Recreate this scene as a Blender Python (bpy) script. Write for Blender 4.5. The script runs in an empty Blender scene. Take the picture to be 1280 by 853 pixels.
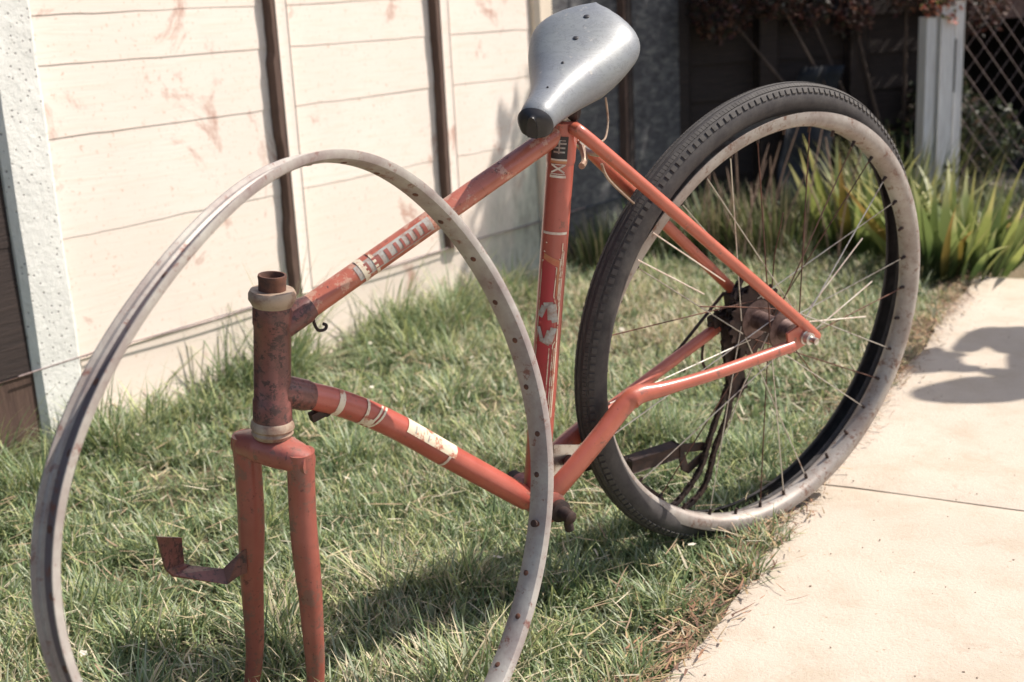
import bpy, bmesh, math, random
import numpy as np
from mathutils import Vector, Matrix, noise
from math import sin, cos, pi, radians, sqrt, atan2
random.seed(7); rng = np.random.default_rng(7)
S = bpy.context.scene
C = S.collection

# ------------------------------------------------------------------ camera
F, PITCH, ROLL, H = 1577.5, .26032, .05182, .77925
cd = bpy.data.cameras.new('camera'); cam = bpy.data.objects.new('camera', cd); C.objects.link(cam)
cd.sensor_width = 36; cd.lens = 36*F/1280; cd.clip_start = .02; cd.clip_end = 500
Rwc = Matrix.Rotation(ROLL, 3, 'Z') @ Matrix.Rotation(-(pi/2-PITCH), 3, 'X')
cam.matrix_world = Matrix.Translation((0, 0, H)) @ Rwc.transposed().to_4x4()
cd.dof.use_dof = True; cd.dof.focus_distance = 1.4; cd.dof.aperture_fstop = 7
S.camera = cam
# ------------------------------------------------------------------ light
SUN_AZ, SUN_EL = radians(12), radians(51)
W = bpy.data.worlds.new('World'); S.world = W; W.use_nodes = True
nt = W.node_tree; bgn = nt.nodes['Background']
sky = nt.nodes.new('ShaderNodeTexSky'); sky.sky_type = 'NISHITA'; sky.sun_disc = False
sky.sun_elevation = SUN_EL; sky.sun_rotation = pi/2-SUN_AZ
sky.air_density = 1.0; sky.dust_density = 2.5; sky.ozone_density = 1
nt.links.new(sky.outputs[0], bgn.inputs[0]); bgn.inputs[1].default_value = .115
sl_ = bpy.data.lights.new('sun', 'SUN'); sl_.energy = 4.9; sl_.angle = radians(.5); sl_.color = (1, .92, .83)
sun = bpy.data.objects.new('sun', sl_); C.objects.link(sun)
sdir = Vector((cos(SUN_EL)*cos(SUN_AZ), cos(SUN_EL)*sin(SUN_AZ), sin(SUN_EL)))
sun.rotation_euler = sdir.to_track_quat('Z', 'Y').to_euler(); sun.location = sdir*20
S.view_settings.view_transform = 'Standard'; S.view_settings.look = 'None'
S.view_settings.exposure = .44; S.view_settings.gamma = 1
S.cycles.max_bounces = 8

# ------------------------------------------------------------------ pixel helpers (set-out only)
def ray(x, y):
    return Rwc.transposed() @ Vector(((x-640)/F, (426.5-y)/F, -1))
def ground(x, y, z=0):
    d = ray(x, y); t = (z-H)/d.z; return Vector((d.x*t, d.y*t, z))

# ------------------------------------------------------------------ materials
class NB:
    def __init__(s, name, rough=.6, metal=0, coat=0):
        s.m = bpy.data.materials.new(name); s.m.use_nodes = True
        s.t = s.m.node_tree; s.p = s.t.nodes['Principled BSDF']
        s.p.inputs['Roughness'].default_value = rough; s.p.inputs['Metallic'].default_value = metal
        if coat: s.p.inputs['Coat Weight'].default_value = coat; s.p.inputs['Coat Roughness'].default_value = .15
        tc = s.t.nodes.new('ShaderNodeTexCoord'); s.co = tc.outputs['Object']
    def n(s, k, **kw):
        nd = s.t.nodes.new(k)
        for a, b in kw.items():
            if a in nd.inputs: nd.inputs[a].default_value = b
            else: setattr(nd, a, b)
        return nd
    def link(s, a, b): s.t.links.new(a, b)
    def mapped(s, scale):
        mp = s.n('ShaderNodeMapping'); mp.inputs['Scale'].default_value = scale; s.link(s.co, mp.inputs[0]); return mp.outputs[0]
    def noise(s, scale, detail=4, rough=.6, sc3=None, dist=0):
        nd = s.n('ShaderNodeTexNoise'); nd.inputs['Scale'].default_value = scale; nd.inputs['Detail'].default_value = detail
        nd.inputs['Roughness'].default_value = rough; nd.inputs['Distortion'].default_value = dist
        s.link(s.mapped(sc3) if sc3 else s.co, nd.inputs['Vector']); return nd.outputs['Fac']
    def voro(s, scale, feature='F1', sc3=None):
        nd = s.n('ShaderNodeTexVoronoi'); nd.feature = feature; nd.inputs['Scale'].default_value = scale
        s.link(s.mapped(sc3) if sc3 else s.co, nd.inputs['Vector']); return nd.outputs['Distance']
    def ramp(s, fac, stops):
        nd = s.n('ShaderNodeValToRGB'); e = nd.color_ramp.elements
        while len(e) < len(stops): e.new(.5)
        for el, (p, c) in zip(e, stops):
            el.position = p; el.color = (*c, 1) if not isinstance(c, (int, float)) else (c, c, c, 1)
        s.link(fac, nd.inputs[0]); return nd.outputs[0]
    def mix(s, fac, a, b, mode='MIX'):
        nd = s.n('ShaderNodeMix'); nd.data_type = 'RGBA'; nd.blend_type = mode
        for v, i in ((a, 6), (b, 7)):
            if isinstance(v, tuple): nd.inputs[i].default_value = (*v, 1)
            else: s.link(v, nd.inputs[i])
        if isinstance(fac, (int, float)): nd.inputs[0].default_value = fac
        else: s.link(fac, nd.inputs[0])
        return nd.outputs[2]
    def color(s, c):
        if isinstance(c, tuple): s.p.inputs['Base Color'].default_value = (*c, 1)
        else: s.link(c, s.p.inputs['Base Color'])
    def rough(s, c): s.link(c, s.p.inputs['Roughness'])
    def bump(s, h, strength=.3, dist=.002):
        nd = s.n('ShaderNodeBump'); nd.inputs['Strength'].default_value = strength; nd.inputs['Distance'].default_value = dist
        s.link(h, nd.inputs['Height']); s.link(nd.outputs[0], s.p.inputs['Normal'])
    def attr(s, name='Col'):
        nd = s.n('ShaderNodeAttribute'); nd.attribute_name = name; return nd.outputs['Color']

def paint(name, base, rust=.5, rustc=(.10, .035, .02), rough=.38, dirt=(.16, .07, .045)):
    b = NB(name, rough, coat=.35)
    c = b.mix(b.ramp(b.noise(22, 5), [(.35, 0), (.75, 1)]), base, tuple(min(1, x*1.25+.015) for x in base))
    c = b.mix(b.ramp(b.noise(48, 6, .75), [(rust, 0), (rust+.06, 1)]), c, dirt)
    r = b.ramp(b.noise(95, 7, .8), [(rust+.05, 0), (rust+.10, 1)])
    c = b.mix(r, c, rustc); b.color(c)
    b.rough(b.ramp(r, [(0, rough), (1, .85)])); b.bump(b.noise(180, 4), .25, .001); return b.m
M = {}
M['red'] = paint('orange_red_paint', (.40, .098, .058), .58, dirt=(.24, .09, .06))
M['red2'] = paint('orange_red_paint_clean', (.36, .080, .055), .60, dirt=(.20, .08, .055))
M['redworn'] = paint('worn_red_paint', (.27, .072, .052), .53, (.13, .05, .04), .5, (.20, .085, .065))
M['pale_patched'] = paint('pale_patched_red_paint', (.36, .10, .06), .53, (.12, .05, .04), .36, (.50, .27, .19))  # random paler patches over the red
M['rustred'] = paint('rusted_dark_red_paint', (.15, .045, .038), .47, (.06, .032, .030), .5, (.12, .042, .035))
def simple(name, col, rough=.6, metal=0, col2=None, sc=60, bump=.2, lo=.4, hi=.65, coat=0):
    b = NB(name, rough, metal, coat)
    b.color(b.mix(b.ramp(b.noise(sc, 5, .7), [(lo, 0), (hi, 1)]), col, col2 or tuple(x*.6 for x in col)))
    b.bump(b.noise(sc*2.5, 4), bump, .001); return b.m
M['rust'] = simple('rusty_steel', (.16, .07, .045), .8, .2, (.06, .035, .03))
M['darkrust'] = simple('oily_rusty_steel', (.028, .020, .019), .65, .3, (.065, .036, .028))
M['chrome'] = simple('dull_plated_steel', (.62, .60, .56), .35, .85, (.25, .15, .10), 80, .2, .5, .72)
M['cup'] = simple('stained_cream_plating', (.40, .31, .235), .55, .3, (.20, .10, .07), 45, .2, .45, .68)
M['cream'] = simple('cream_decal', (.66, .58, .44), .5, 0, (.42, .16, .10), 70, .1, .52, .6)
M['white'] = simple('off_white_decal_and_glint', (.72, .66, .56), .5, 0, (.55, .40, .33), 70, .1)
M['grey'] = simple('worn_grey_decal', (.40, .40, .37), .5, 0, (.30, .20, .16), 120, .1)
M['darkred'] = simple('crimson_decal', (.40, .035, .045), .45, 0, (.36, .045, .045), 40, .1)
M['gold'] = simple('gold_decal', (.50, .22, .10), .45, 0, (.45, .12, .06), 60, .1)
M['black'] = simple('black_decal', (.02, .018, .018), .5, 0, (.05, .03, .03), 60, .1)
def rubber():
    b = NB('perished_tyre_rubber', .75)
    b.color(b.mix(b.ramp(b.noise(30, 5, .7), [(.35, 0), (.7, 1)]), (.028, .024, .026), (.075, .068, .064)))
    b.bump(b.noise(300, 3), .3, .0008); return b.m
M['rubber'] = rubber()
M['lug'] = simple('tyre_tread_rubber', (.085, .078, .072), .85, 0, (.05, .045, .042), 60)
def rimmat(name, a, d, rustlo, rough=.45, metal=.55, a2=None):
    b = NB(name, rough, metal)
    c = b.mix(b.ramp(b.noise(18, 6, .7), [(.35, 0), (.7, 1)]), a, a2 or tuple(x*.72 for x in a))
    c = b.mix(b.ramp(b.noise(60, 6, .8), [(rustlo, 0), (rustlo+.09, 1)]), c, d)
    b.color(c); b.bump(b.noise(150, 5), .3, .0008); return b.m
M['rimf'] = rimmat('weathered_zinc_rim', (.45, .43, .39), (.22, .11, .09), .56, rough=.6, metal=.35, a2=(.27, .215, .205))
M['rimbed_shade'] = rimmat('rusty_shaded_rim_bed', (.15, .12, .125), (.16, .07, .05), .55, .8, .1)  # rust plus the shade of the outer channel, put into a darker colour
M['rimr'] = rimmat('rusty_plated_rim', (.42, .39, .355), (.20, .12, .09), .54, rough=.6, metal=.35, a2=(.24, .19, .165))
M['silver'] = simple('grey_vinyl_saddle', (.235, .25, .25), .40, .2, (.16, .17, .20), 9, .08, .4, .6, coat=.15)
def saddlemat():
    b = NB('scuffed_grey_vinyl', .5, .15, .03)
    c = b.mix(b.ramp(b.noise(9, 5), [(.35, 0), (.7, 1)]), (.235, .25, .25), (.16, .17, .20))
    sc_ = b.ramp(b.noise(70, 7, .8), [(.60, 0), (.66, 1)]); c = b.mix(sc_, c, (.36, .35, .33))
    cr_ = b.ramp(b.noise(38, 6, .75, (1, 1, 2.5), 1.2), [(.485, 0), (.5, .7), (.515, 0)]); c = b.mix(cr_, c, (.09, .09, .10))
    b.color(c); b.rough(b.ramp(sc_, [(0, .46), (1, .75)])); b.bump(b.noise(120, 5), .25, .0006); return b.m
M['silver'] = saddlemat()
M['blackplastic'] = simple('black_plastic', (.03, .028, .03), .45)

def boards():
    b = NB('pale_painted_boards', .75)
    geo = b.n('ShaderNodeObjectInfo')
    tone = b.ramp(geo.outputs['Random'], [(0, (.76, .675, .60)), (.5, (.78, .70, .63)), (1, (.74, .65, .57))])
    g = b.noise(9, 5, .6, (1, 1, 14), .6)
    c = b.mix(b.ramp(g, [(.5, 0), (.85, 1)]), tone, (.72, .59, .48))
    c = b.mix(b.ramp(b.noise(3.5, 4), [(.35, 0), (.7, .6)]), c, (.70, .60, .53))
    spots = b.ramp(b.noise(5, 7, .72, (1, 1, .8), .7), [(.58, 0), (.66, .85)])
    c = b.mix(spots, c, (.46, .27, .21))
    sp = b.ramp(b.noise(110, 3, .6), [(.62, 0), (.70, 1)])
    c = b.mix(sp, c, (.60, .47, .38))
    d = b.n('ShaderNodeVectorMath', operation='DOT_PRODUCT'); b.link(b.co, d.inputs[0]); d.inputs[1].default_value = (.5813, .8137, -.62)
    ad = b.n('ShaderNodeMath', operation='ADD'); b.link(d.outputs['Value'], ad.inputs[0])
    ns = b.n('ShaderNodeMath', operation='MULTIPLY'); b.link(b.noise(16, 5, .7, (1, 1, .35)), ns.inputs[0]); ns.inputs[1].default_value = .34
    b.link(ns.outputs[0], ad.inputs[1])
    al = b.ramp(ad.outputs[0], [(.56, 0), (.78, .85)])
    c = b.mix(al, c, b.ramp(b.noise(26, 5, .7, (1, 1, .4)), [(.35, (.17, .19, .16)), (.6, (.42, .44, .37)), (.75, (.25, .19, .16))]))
    b.color(c); b.bump(g, .14, .004); return b.m
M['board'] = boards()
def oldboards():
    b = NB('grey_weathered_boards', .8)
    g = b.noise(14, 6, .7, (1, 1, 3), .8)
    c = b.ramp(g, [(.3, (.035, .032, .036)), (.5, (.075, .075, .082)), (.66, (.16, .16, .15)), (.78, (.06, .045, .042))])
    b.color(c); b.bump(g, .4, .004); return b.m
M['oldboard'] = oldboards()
def concrete(name, base, peb=True):
    b = NB(name, .85)
    c = b.mix(b.ramp(b.noise(12, 5), [(.3, 0), (.7, 1)]), base, tuple(x*.85 for x in base))
    if peb:
        v = b.voro(85); n2 = b.noise(30, 3)
        hole = b.ramp(v, [(.10, 1), (.22, 0)]); hole = b.mix(b.ramp(n2, [(.34, 0), (.45, 1)]), (0, 0, 0), hole)
        c = b.mix(hole, c, (.22, .20, .20)); b.color(c)
        b.bump(b.mix(.5, b.noise(60, 5, .7), hole, 'SUBTRACT'), .7, .004)
    else:
        b.color(c); b.bump(b.noise(90, 5), .3, .002)
    return b.m
M['concpost'] = concrete('pebbled_concrete', (.70, .70, .66))
M['gravelboard'] = concrete('cast_gravel_board', (.72, .62, .50), False)
def slab():
    b = NB('buff_concrete_path', .9)
    c = b.mix(b.ramp(b.noise(2.2, 5), [(.3, 0), (.7, 1)]), (.57, .495, .41), (.50, .43, .35))
    c = b.mix(b.ramp(b.noise(9, 8, .75), [(.47, 0), (.72, 1)]), c, (.45, .375, .285))
    c = b.mix(b.ramp(b.voro(38), [(.03, 1), (.09, 0)]), c, (.40, .31, .22))
    c = b.mix(b.ramp(b.noise(260, 3, .8), [(.60, 0), (.72, 1)]), c, (.45, .37, .28))
    c = b.mix(b.ramp(b.noise(5, 7, .7, None, 1.5), [(.60, 0), (.66, .5), (.70, 0)]), c, (.40, .32, .24))
    c = b.mix(b.ramp(b.voro(120), [(.05, .8), (.14, 0)]), c, (.34, .27, .21))
    b.color(c); b.bump(b.noise(160, 6, .75), .6, .004); return b.m
M['slab'] = slab()
def soil():
    b = NB('thatch_and_soil', .95)
    c = b.mix(b.ramp(b.noise(7, 5), [(.4, 0), (.65, 1)]), (.085, .09, .04), (.17, .125, .075))
    c = b.mix(b.ramp(b.noise(130, 4, .8), [(.5, 0), (.7, 1)]), c, (.30, .24, .15))
    b.color(c); b.bump(b.noise(90, 5), 1, .01); return b.m
M['soil'] = soil()
def wood(name, a, b_, sc=(1, 1, 12), rough=.85):
    b = NB(name, rough); g = b.noise(12, 5, .65, sc, .6)
    b.color(b.ramp(g, [(.3, a), (.7, b_)])); b.bump(g, .5, .004); return b.m
M['shed'] = wood('dark_brown_boards', (.018, .012, .011), (.040, .026, .022))
M['dark_wood_shade'] = wood('dark_wood_and_shade', (.07, .04, .032), (.13, .08, .06), (8, 8, 1))  # dark wood; also colours the shade strip beside each batten
M['whitepost'] = wood('flaking_white_paint', (.60, .57, .55), (.80, .79, .77), (10, 10, .8))
M['wall'] = simple('brown_pebbledash', (.20, .125, .10), .9, 0, (.11, .065, .055), 40, .8)
M['interior'] = simple('dark_interior', (.02, .016, .016), .9)
M['wire'] = simple('galvanised_wire', (.34, .28, .27), .6, .3, (.18, .12, .11), 90)
M['blue'] = simple('blue_plastic_sheet', (.007, .010, .018), .7, 0, (.005, .006, .009), 15)
M['bark'] = wood('dark_bark', (.05, .035, .03), (.12, .085, .07), (1, 1, .3))
def leafmat(name, rough=.5, tl=.35):
    b = NB(name, rough)
    col = b.attr(); b.color(col)
    tr = b.n('ShaderNodeBsdfTranslucent'); b.link(col, tr.inputs[0])
    mx = b.n('ShaderNodeMixShader'); mx.inputs[0].default_value = tl
    out = b.t.nodes['Material Output']
    b.link(b.p.outputs[0], mx.inputs[1]); b.link(tr.outputs[0], mx.inputs[2]); b.link(mx.outputs[0], out.inputs[0])
    return b.m
M['leaf'] = leafmat('leaf'); M['grass'] = leafmat('grass_blade', .55, .3)
M['straw'] = leafmat('dry_litter', .8, .1)

# ------------------------------------------------------------------ object helpers
def tag(o, label=None, cat=None, group=None, kind=None):
    if label: o['label'] = label
    if cat: o['category'] = cat
    if group: o['group'] = group
    if kind: o['kind'] = kind
    return o
def empty(name, loc, label, cat, group=None):
    o = bpy.data.objects.new(name, None); o.empty_display_size = .1; C.objects.link(o); o.location = loc
    return tag(o, label, cat, group)
def wloc(p):
    v = Vector((0, 0, 0))
    while p: v = v + p.location; p = p.parent
    return v
def mesh(name, vs, fs, mat, parent=None, smooth=True, colors=None):
    """vertices in world coordinates; linked under parent"""
    off = wloc(parent) if parent else Vector((0, 0, 0))
    me = bpy.data.meshes.new(name)
    me.from_pydata([tuple(Vector(v)-off) for v in vs], [], fs); me.update()
    if smooth: me.polygons.foreach_set('use_smooth', [True]*len(me.polygons))
    if smooth and hasattr(me, 'set_sharp_from_angle'): me.set_sharp_from_angle(angle=radians(40))
    me.materials.append(mat)
    if colors is not None:
        a = me.color_attributes.new('Col', 'FLOAT_COLOR', 'POINT'); a.data.foreach_set('color', np.asarray(colors, 'f').ravel())
    o = bpy.data.objects.new(name, me); C.objects.link(o)
    if parent: o.parent = parent
    return o
class G:
    def __init__(s): s.v = []; s.f = []
    def add(s, vs, fs):
        k = len(s.v); s.v += [Vector(v) for v in vs]; s.f += [tuple(i+k for i in f) for f in fs]; return s
    def tube(s, pts, r, n=16, caps=True, flat=None, closed=False):
        pts = [Vector(p) for p in pts]; m = len(pts)
        rs = r if isinstance(r, (list, tuple)) else [r]*m
        tang = []
        for i in range(m):
            a = pts[(i-1) % m] if (i > 0 or closed) else pts[0]
            b = pts[(i+1) % m] if (i < m-1 or closed) else pts[-1]
            tang.append((b-a).normalized())
        up = Vector((0, 0, 1)) if abs(tang[0].z) < .9 else Vector((1, 0, 0))
        X = (up-tang[0]*up.dot(tang[0])).normalized(); vs = []; fs = []
        for i in range(m):
            t = tang[i]; X = (X-t*X.dot(t)).normalized(); Y = t.cross(X)
            for k in range(n):
                a = 2*pi*k/n
                if flat:   # (axis vector, ratio): squash along axis
                    d = X*cos(a)+Y*sin(a); ax = (flat[0]-t*flat[0].dot(t)).normalized(); d = d-ax*d.dot(ax)*(1-flat[1][i] if isinstance(flat[1], (list, tuple)) else 1-flat[1])
                    vs.append(pts[i]+d*rs[i])
                else: vs.append(pts[i]+(X*cos(a)+Y*sin(a))*rs[i])
        q = m if closed else m-1
        for i in range(q):
            j = (i+1) % m
            for k in range(n): fs.append((i*n+k, i*n+(k+1) % n, j*n+(k+1) % n, j*n+k))
        if caps and not closed: fs += [tuple(range(n-1, -1, -1)), tuple((m-1)*n+k for k in range(n))]
        return s.add(vs, fs)
    def lathe(s, a, axis, prof, n=32):
        """prof: list of (distance along axis, radius)"""
        a = Vector(a); t = Vector(axis).normalized(); up = Vector((0, 0, 1)) if abs(t.z) < .9 else Vector((1, 0, 0))
        X = (up-t*up.dot(t)).normalized(); Y = t.cross(X); vs = []; fs = []; m = len(prof)
        for (l, r) in prof:
            for k in range(n): vs.append(a+t*l+(X*cos(2*pi*k/n)+Y*sin(2*pi*k/n))*r)
        for i in range(m-1):
            for k in range(n): fs.append((i*n+k, i*n+(k+1) % n, (i+1)*n+(k+1) % n, (i+1)*n+k))
        fs += [tuple(range(n-1, -1, -1)), tuple((m-1)*n+k for k in range(n))]
        return s.add(vs, fs)
    def box(s, c, X, Y, Z, bev=0):
        """c centre; X,Y,Z half-extent vectors"""
        c = Vector(c); X, Y, Z = Vector(X), Vector(Y), Vector(Z)
        if not bev:
            vs = [c+X*i+Y*j+Z*k for i in (-1, 1) for j in (-1, 1) for k in (-1, 1)]
            return s.add(vs, [(0, 1, 3, 2), (4, 6, 7, 5), (0, 4, 5, 1), (2, 3, 7, 6), (0, 2, 6, 4), (1, 5, 7, 3)])
        bm = bmesh.new(); bmesh.ops.create_cube(bm, size=2)
        for v in bm.verts: v.co = X*v.co.x+Y*v.co.y+Z*v.co.z
        bmesh.ops.bevel(bm, geom=bm.edges[:], offset=bev, segments=2, affect='EDGES', profile=.6)
        bm.verts.ensure_lookup_table()
        for i, v in enumerate(bm.verts): v.index = i
        s.add([c+v.co for v in bm.verts], [tuple(v.index for v in f.verts) for f in bm.faces]); bm.free(); return s
    def strip(s, L, R, th):
        """thick ribbon between matching point lists L and R"""
        n = len(L); L = [Vector(p) for p in L]; R = [Vector(p) for p in R]; vs = []; fs = []
        for i in range(n):
            a, b = max(i-1, 0), min(i+1, n-1)
            nn = ((L[b]+R[b]-L[a]-R[a]).cross(R[i]-L[i])).normalized()*th/2
            vs += [L[i]+nn, R[i]+nn, R[i]-nn, L[i]-nn]
        for i in range(n-1):
            for k in range(4): fs.append((i*4+k, i*4+(k+1) % 4, i*4+4+(k+1) % 4, i*4+4+k))
        fs += [(3, 2, 1, 0), tuple((n-1)*4+k for k in range(4))]
        return s.add(vs, fs)
    def loop(s, pts_frames, prof):
        """closed sweep: pts_frames list of (centre, radial, axial); prof closed list of (radial, axial)"""
        m = len(pts_frames); n = len(prof); vs = []; fs = []
        for (c, r, a) in pts_frames:
            for (x, y) in prof: vs.append(c+r*x+a*y)
        for i in range(m):
            j = (i+1) % m
            for k in range(n): fs.append((i*n+k, i*n+(k+1) % n, j*n+(k+1) % n, j*n+k))
        return s.add(vs, fs)
    def out(s, name, mat, parent=None, smooth=True): return mesh(name, s.v, s.f, mat, parent, smooth)
def smoothpath(pts, sub=6):
    P = [Vector(p) for p in pts]; o = []
    for i in range(len(P)-1):
        p0, p1, p2, p3 = P[max(i-1, 0)], P[i], P[i+1], P[min(i+2, len(P)-1)]
        for k in range(sub):
            t = k/sub
            o.append(.5*((2*p1)+(p2-p0)*t+(2*p0-5*p1+4*p2-p3)*t*t+(3*p1-p0-3*p2+p3)*t**3))
    o.append(P[-1]); return o

# ------------------------------------------------------------------ setting: ground, path
def gz(x, y): return .012*noise.noise(Vector((x*2.3, y*2.3, 0)))+.006*noise.noise(Vector((x*9, y*9, 3)))-.006
PE0 = Vector((.158, 1.33, 0)); PED = Vector((1.205-.158, 3.227-1.33, 0)).normalized(); PEN = Vector((PED.y, -PED.x, 0))  # towards path
def lawn_side(x, y): return (Vector((x, y, 0))-PE0).dot(PEN)
g = G(); xs = list(np.linspace(-2.4, 3.2, 150)); ys = list(np.linspace(.3, 6, 150))
xs = [-200, -40, -8]+xs+[9, 40, 200]; ys = [-200, -40, -6]+ys+[14, 60, 300]
vs = [(x, y, gz(x, y) if abs(x) < 3.5 and 0 < y < 6.5 else 0) for y in ys for x in xs]
nx = len(xs)
vs = [(x, y, (z-.035 if lawn_side(x, y) > .03 and abs(x) < 4 and 0 < y < 7 else z)) for x, y, z in vs]
fs = [(j*nx+i, j*nx+i+1, (j+1)*nx+i+1, (j+1)*nx+i) for j in range(len(ys)-1) for i in range(nx-1)]
tag(mesh('ground', vs, fs, M['soil']), kind='structure')

path = empty('path', PE0, 'buff concrete garden path beside the lawn', None); del path['label']; path['kind'] = 'structure'
J0 = Vector((.49, 1.897, 0)); JD = Vector((.264, -.144, 0)).normalized()
def slabpoly(t0, t1, w=2.4, seed=0):
    """slab between path lengths t0,t1 measured along the edge from PE0, crossing cuts parallel to JD, ragged lawn edge"""
    def cross(t, s):  # point: path edge at t then along JD
        return PE0+PED*t+JD*s
    n = 40; vs = []; fs = []
    rows = [t0+(t1-t0)*i/n for i in range(n+1)]; cols = [0, .02, .06, .15, .3, .6, 1.25, w]
    for i, t in enumerate(rows):
        for j, s_ in enumerate(cols):
            rag = .03*noise.noise(Vector((t*3, seed, 0)))+.018*noise.noise(Vector((t*17, seed, 5))) if j < 2 else 0
            e = .0025*noise.noise(Vector((t*6, s_*6, seed)))
            tt = t+(.0015*noise.noise(Vector((s_*60, seed, t))) + .003*noise.noise(Vector((s_*14, 3, round(t, 1)))) if i in (0, n) else 0)
            p = cross(tt, s_+rag); dz = -.004 if (i in (0, n) or j == 0) else 0
            vs.append((p.x, p.y, .012+e+dz))
    m = len(cols); k = len(vs)
    vs += [(v[0], v[1], v[2]-.07) for v in vs]
    for i in range(n):
        for j in range(m-1):
            fs.append((i*m+j, i*m+j+1, (i+1)*m+j+1, (i+1)*m+j))
    bd = [(i*m, (i+1)*m) for i in range(n)]+[((i+1)*m+m-1, i*m+m-1) for i in range(n)]+[(j+1, j) for j in range(m-1)]+[(n*m+j, n*m+j+1) for j in range(m-1)]
    for a, b in bd: fs.append((a, b, b+k, a+k))
    return mesh('slab', vs, fs, M['slab'], path)
# joint crosses the edge where J0 lies: solve PE0+PED*t+JD*s=J0
def cut_t(P):
    d = P-PE0; det = PED.x*JD.y-PED.y*JD.x; return (d.x*JD.y-d.y*JD.x)/det
tj = cut_t(J0)
slabpoly(tj-1.5, tj-.003, seed=1); slabpoly(tj+.003, tj+1.62, seed=2); slabpoly(tj-3.0, tj-1.506, seed=3)

# ------------------------------------------------------------------ pale lap fence
FP = Vector((-.8948, 2.2836, 0)); FA = radians(54.46); FD = Vector((cos(FA), sin(FA), 0)); FN = Vector((sin(FA), -cos(FA), 0)); UZ = Vector((0, 0, 1))
def fpt(t, d, z): return FP+FD*t+FN*d+UZ*z
GP = 'fence posts and panels'
LAPS = [.165, .397, .583, .713, .805, .93, 1.08, 1.2, 1.36, 1.5]
def panel(t0, t1, mat, label, batten_ts, seed, laps=LAPS, gmat=None, bmat=None):
    root = empty('lap_fence', fpt((t0+t1)/2, 0, 0), label, 'fence')
    gb = G(); gb.box(fpt((t0+t1)/2, -.0135, .0775), FD*((t1-t0)/2), FN*.02, UZ*.0835, .004); gb.out('gravel_board', gmat or M['board'], root)
    rr = random.Random(seed)
    for i in range(len(laps)-1):
        z0, z1 = laps[i], laps[i+1]+.03
        n = 46; vs = []; fs = []; tilt = rr.uniform(-.006, .006)
        for k in range(n+1):
            t = t0+(t1-t0)*k/n
            wav = .006*noise.noise(Vector((t*2.2, i*7+seed, 0)))+.0025*noise.noise(Vector((t*14, i*7+seed, 2)))+tilt*(k/n-.5)
            pr = .002*noise.noise(Vector((t*3, i*5, 9)))
            if i == 0: wav = -.001; pr = 0
            vs += [fpt(t, .003+pr*.5, z1), fpt(t, (.0048 if i else .0070)+pr*.5, z0+wav), fpt(t, .000+pr*.5, z0+wav), fpt(t, -.008+pr*.5, z1)]
        for k in range(n):
            for q in range(4): fs.append((k*4+q, k*4+(q+1) % 4, k*4+4+(q+1) % 4, k*4+4+q))
        fs += [(3, 2, 1, 0), tuple(n*4+q for q in range(4))]
        mesh('board', vs, fs, mat, root, smooth=False)
    for t in batten_ts:
        b = G(); vs = []; fs = []; nn_ = 60; off_ = 0
        for k in range(nn_+1):
            zz = .165+1.35*k/nn_
            if k % 8 == 0: off_ = rr.uniform(-.004, .004)
            w0 = t-.017+off_+rr.uniform(-.0012, .0012)
            vs += [fpt(w0, .004, zz), fpt(w0+.002, .027, zz), fpt(t-.001, .028, zz), fpt(t-.001, .004, zz)]
        for k in range(nn_):
            for q in range(4): fs.append((k*4+q, k*4+(q+1) % 4, k*4+4+(q+1) % 4, k*4+4+q))
        fs += [(3, 2, 1, 0), tuple(nn_*4+q for q in range(4))]
        mesh('batten_and_shade', vs, fs, M['dark_wood_shade'], root, smooth=False)  # jagged strip puts the batten's unlit side and cast shadow into brown
        b = G(); b.box(fpt(t+.017, .018, .84), FD*.017, FN*.010, UZ*.675, .002); b.out('batten_and_shade', bmat or mat, root)
    c = G(); c.box(fpt((t0+t1)/2, .01, 1.52), FD*((t1-t0)/2), FN*.03, UZ*.014, .002); c.out('capping', mat, root)
    return root
def post(t, w, mat, label, d=.045, h=1.62, dd=.0):
    p = G(); n = 24; vs = []; fs = []
    hw = w/2
    prof = [(-hw, -.06), (hw, -.06), (hw, d-.012), (hw-.012, d), (-hw+.012, d), (-hw, d-.012)]
    for k in range(n+1):
        z = -.05+(h+.05)*k/n
        for (a, b_) in prof:
            j = .002*noise.noise(Vector((a*30, z*9, t)))
            vs.append(fpt(t+a+j, b_+dd+j, z))
    m = len(prof)
    for k in range(n):
        for q in range(m): fs.append((k*m+q, k*m+(q+1) % m, (k+1)*m+(q+1) % m, (k+1)*m+q))
    fs += [tuple(range(m-1, -1, -1)), tuple(n*m+q for q in range(m))]
    o = mesh('fence_post', vs, fs, mat, smooth=False)
    for v in o.data.vertices: v.co -= fpt(t, 0, 0)
    o.location = fpt(t, 0, 0)
    return tag(o, label, 'fence post')
post(.040, .105, M['concpost'], 'pebbled pale concrete fence post at the left edge of the photo', .022)
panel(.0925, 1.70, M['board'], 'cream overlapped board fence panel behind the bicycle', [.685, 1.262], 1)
panel(-1.72, -.0125, M['shed'], 'dark board fence panel left of the pebbled concrete post', [-.6, -1.15], 2, gmat=M['dark_wood_shade'])  # boards coloured dark over the whole panel
post(-1.78, .115, M['concpost'], 'pale concrete fence post left of the outer panel', .05)
post(1.745, .085, M['gravelboard'], 'pale concrete fence post behind the saddle', .03)
panel(1.79, 2.62, M['oldboard'], 'grey weathered fence panel in shade behind the saddle', [2.2], 3, gmat=M['oldboard'], bmat=M['shed'])
# straining wire low along the fence
g = G(); g.tube([fpt(-.05+.06*i, .062 if False else .021, .166+.003*sin(i*.6)) for i in range(34)], .0016, 6)
o = g.out('straining_wire', M['wire']); tag(o, 'thin dark straining wire running low along the cream fence', 'wire')

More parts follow.
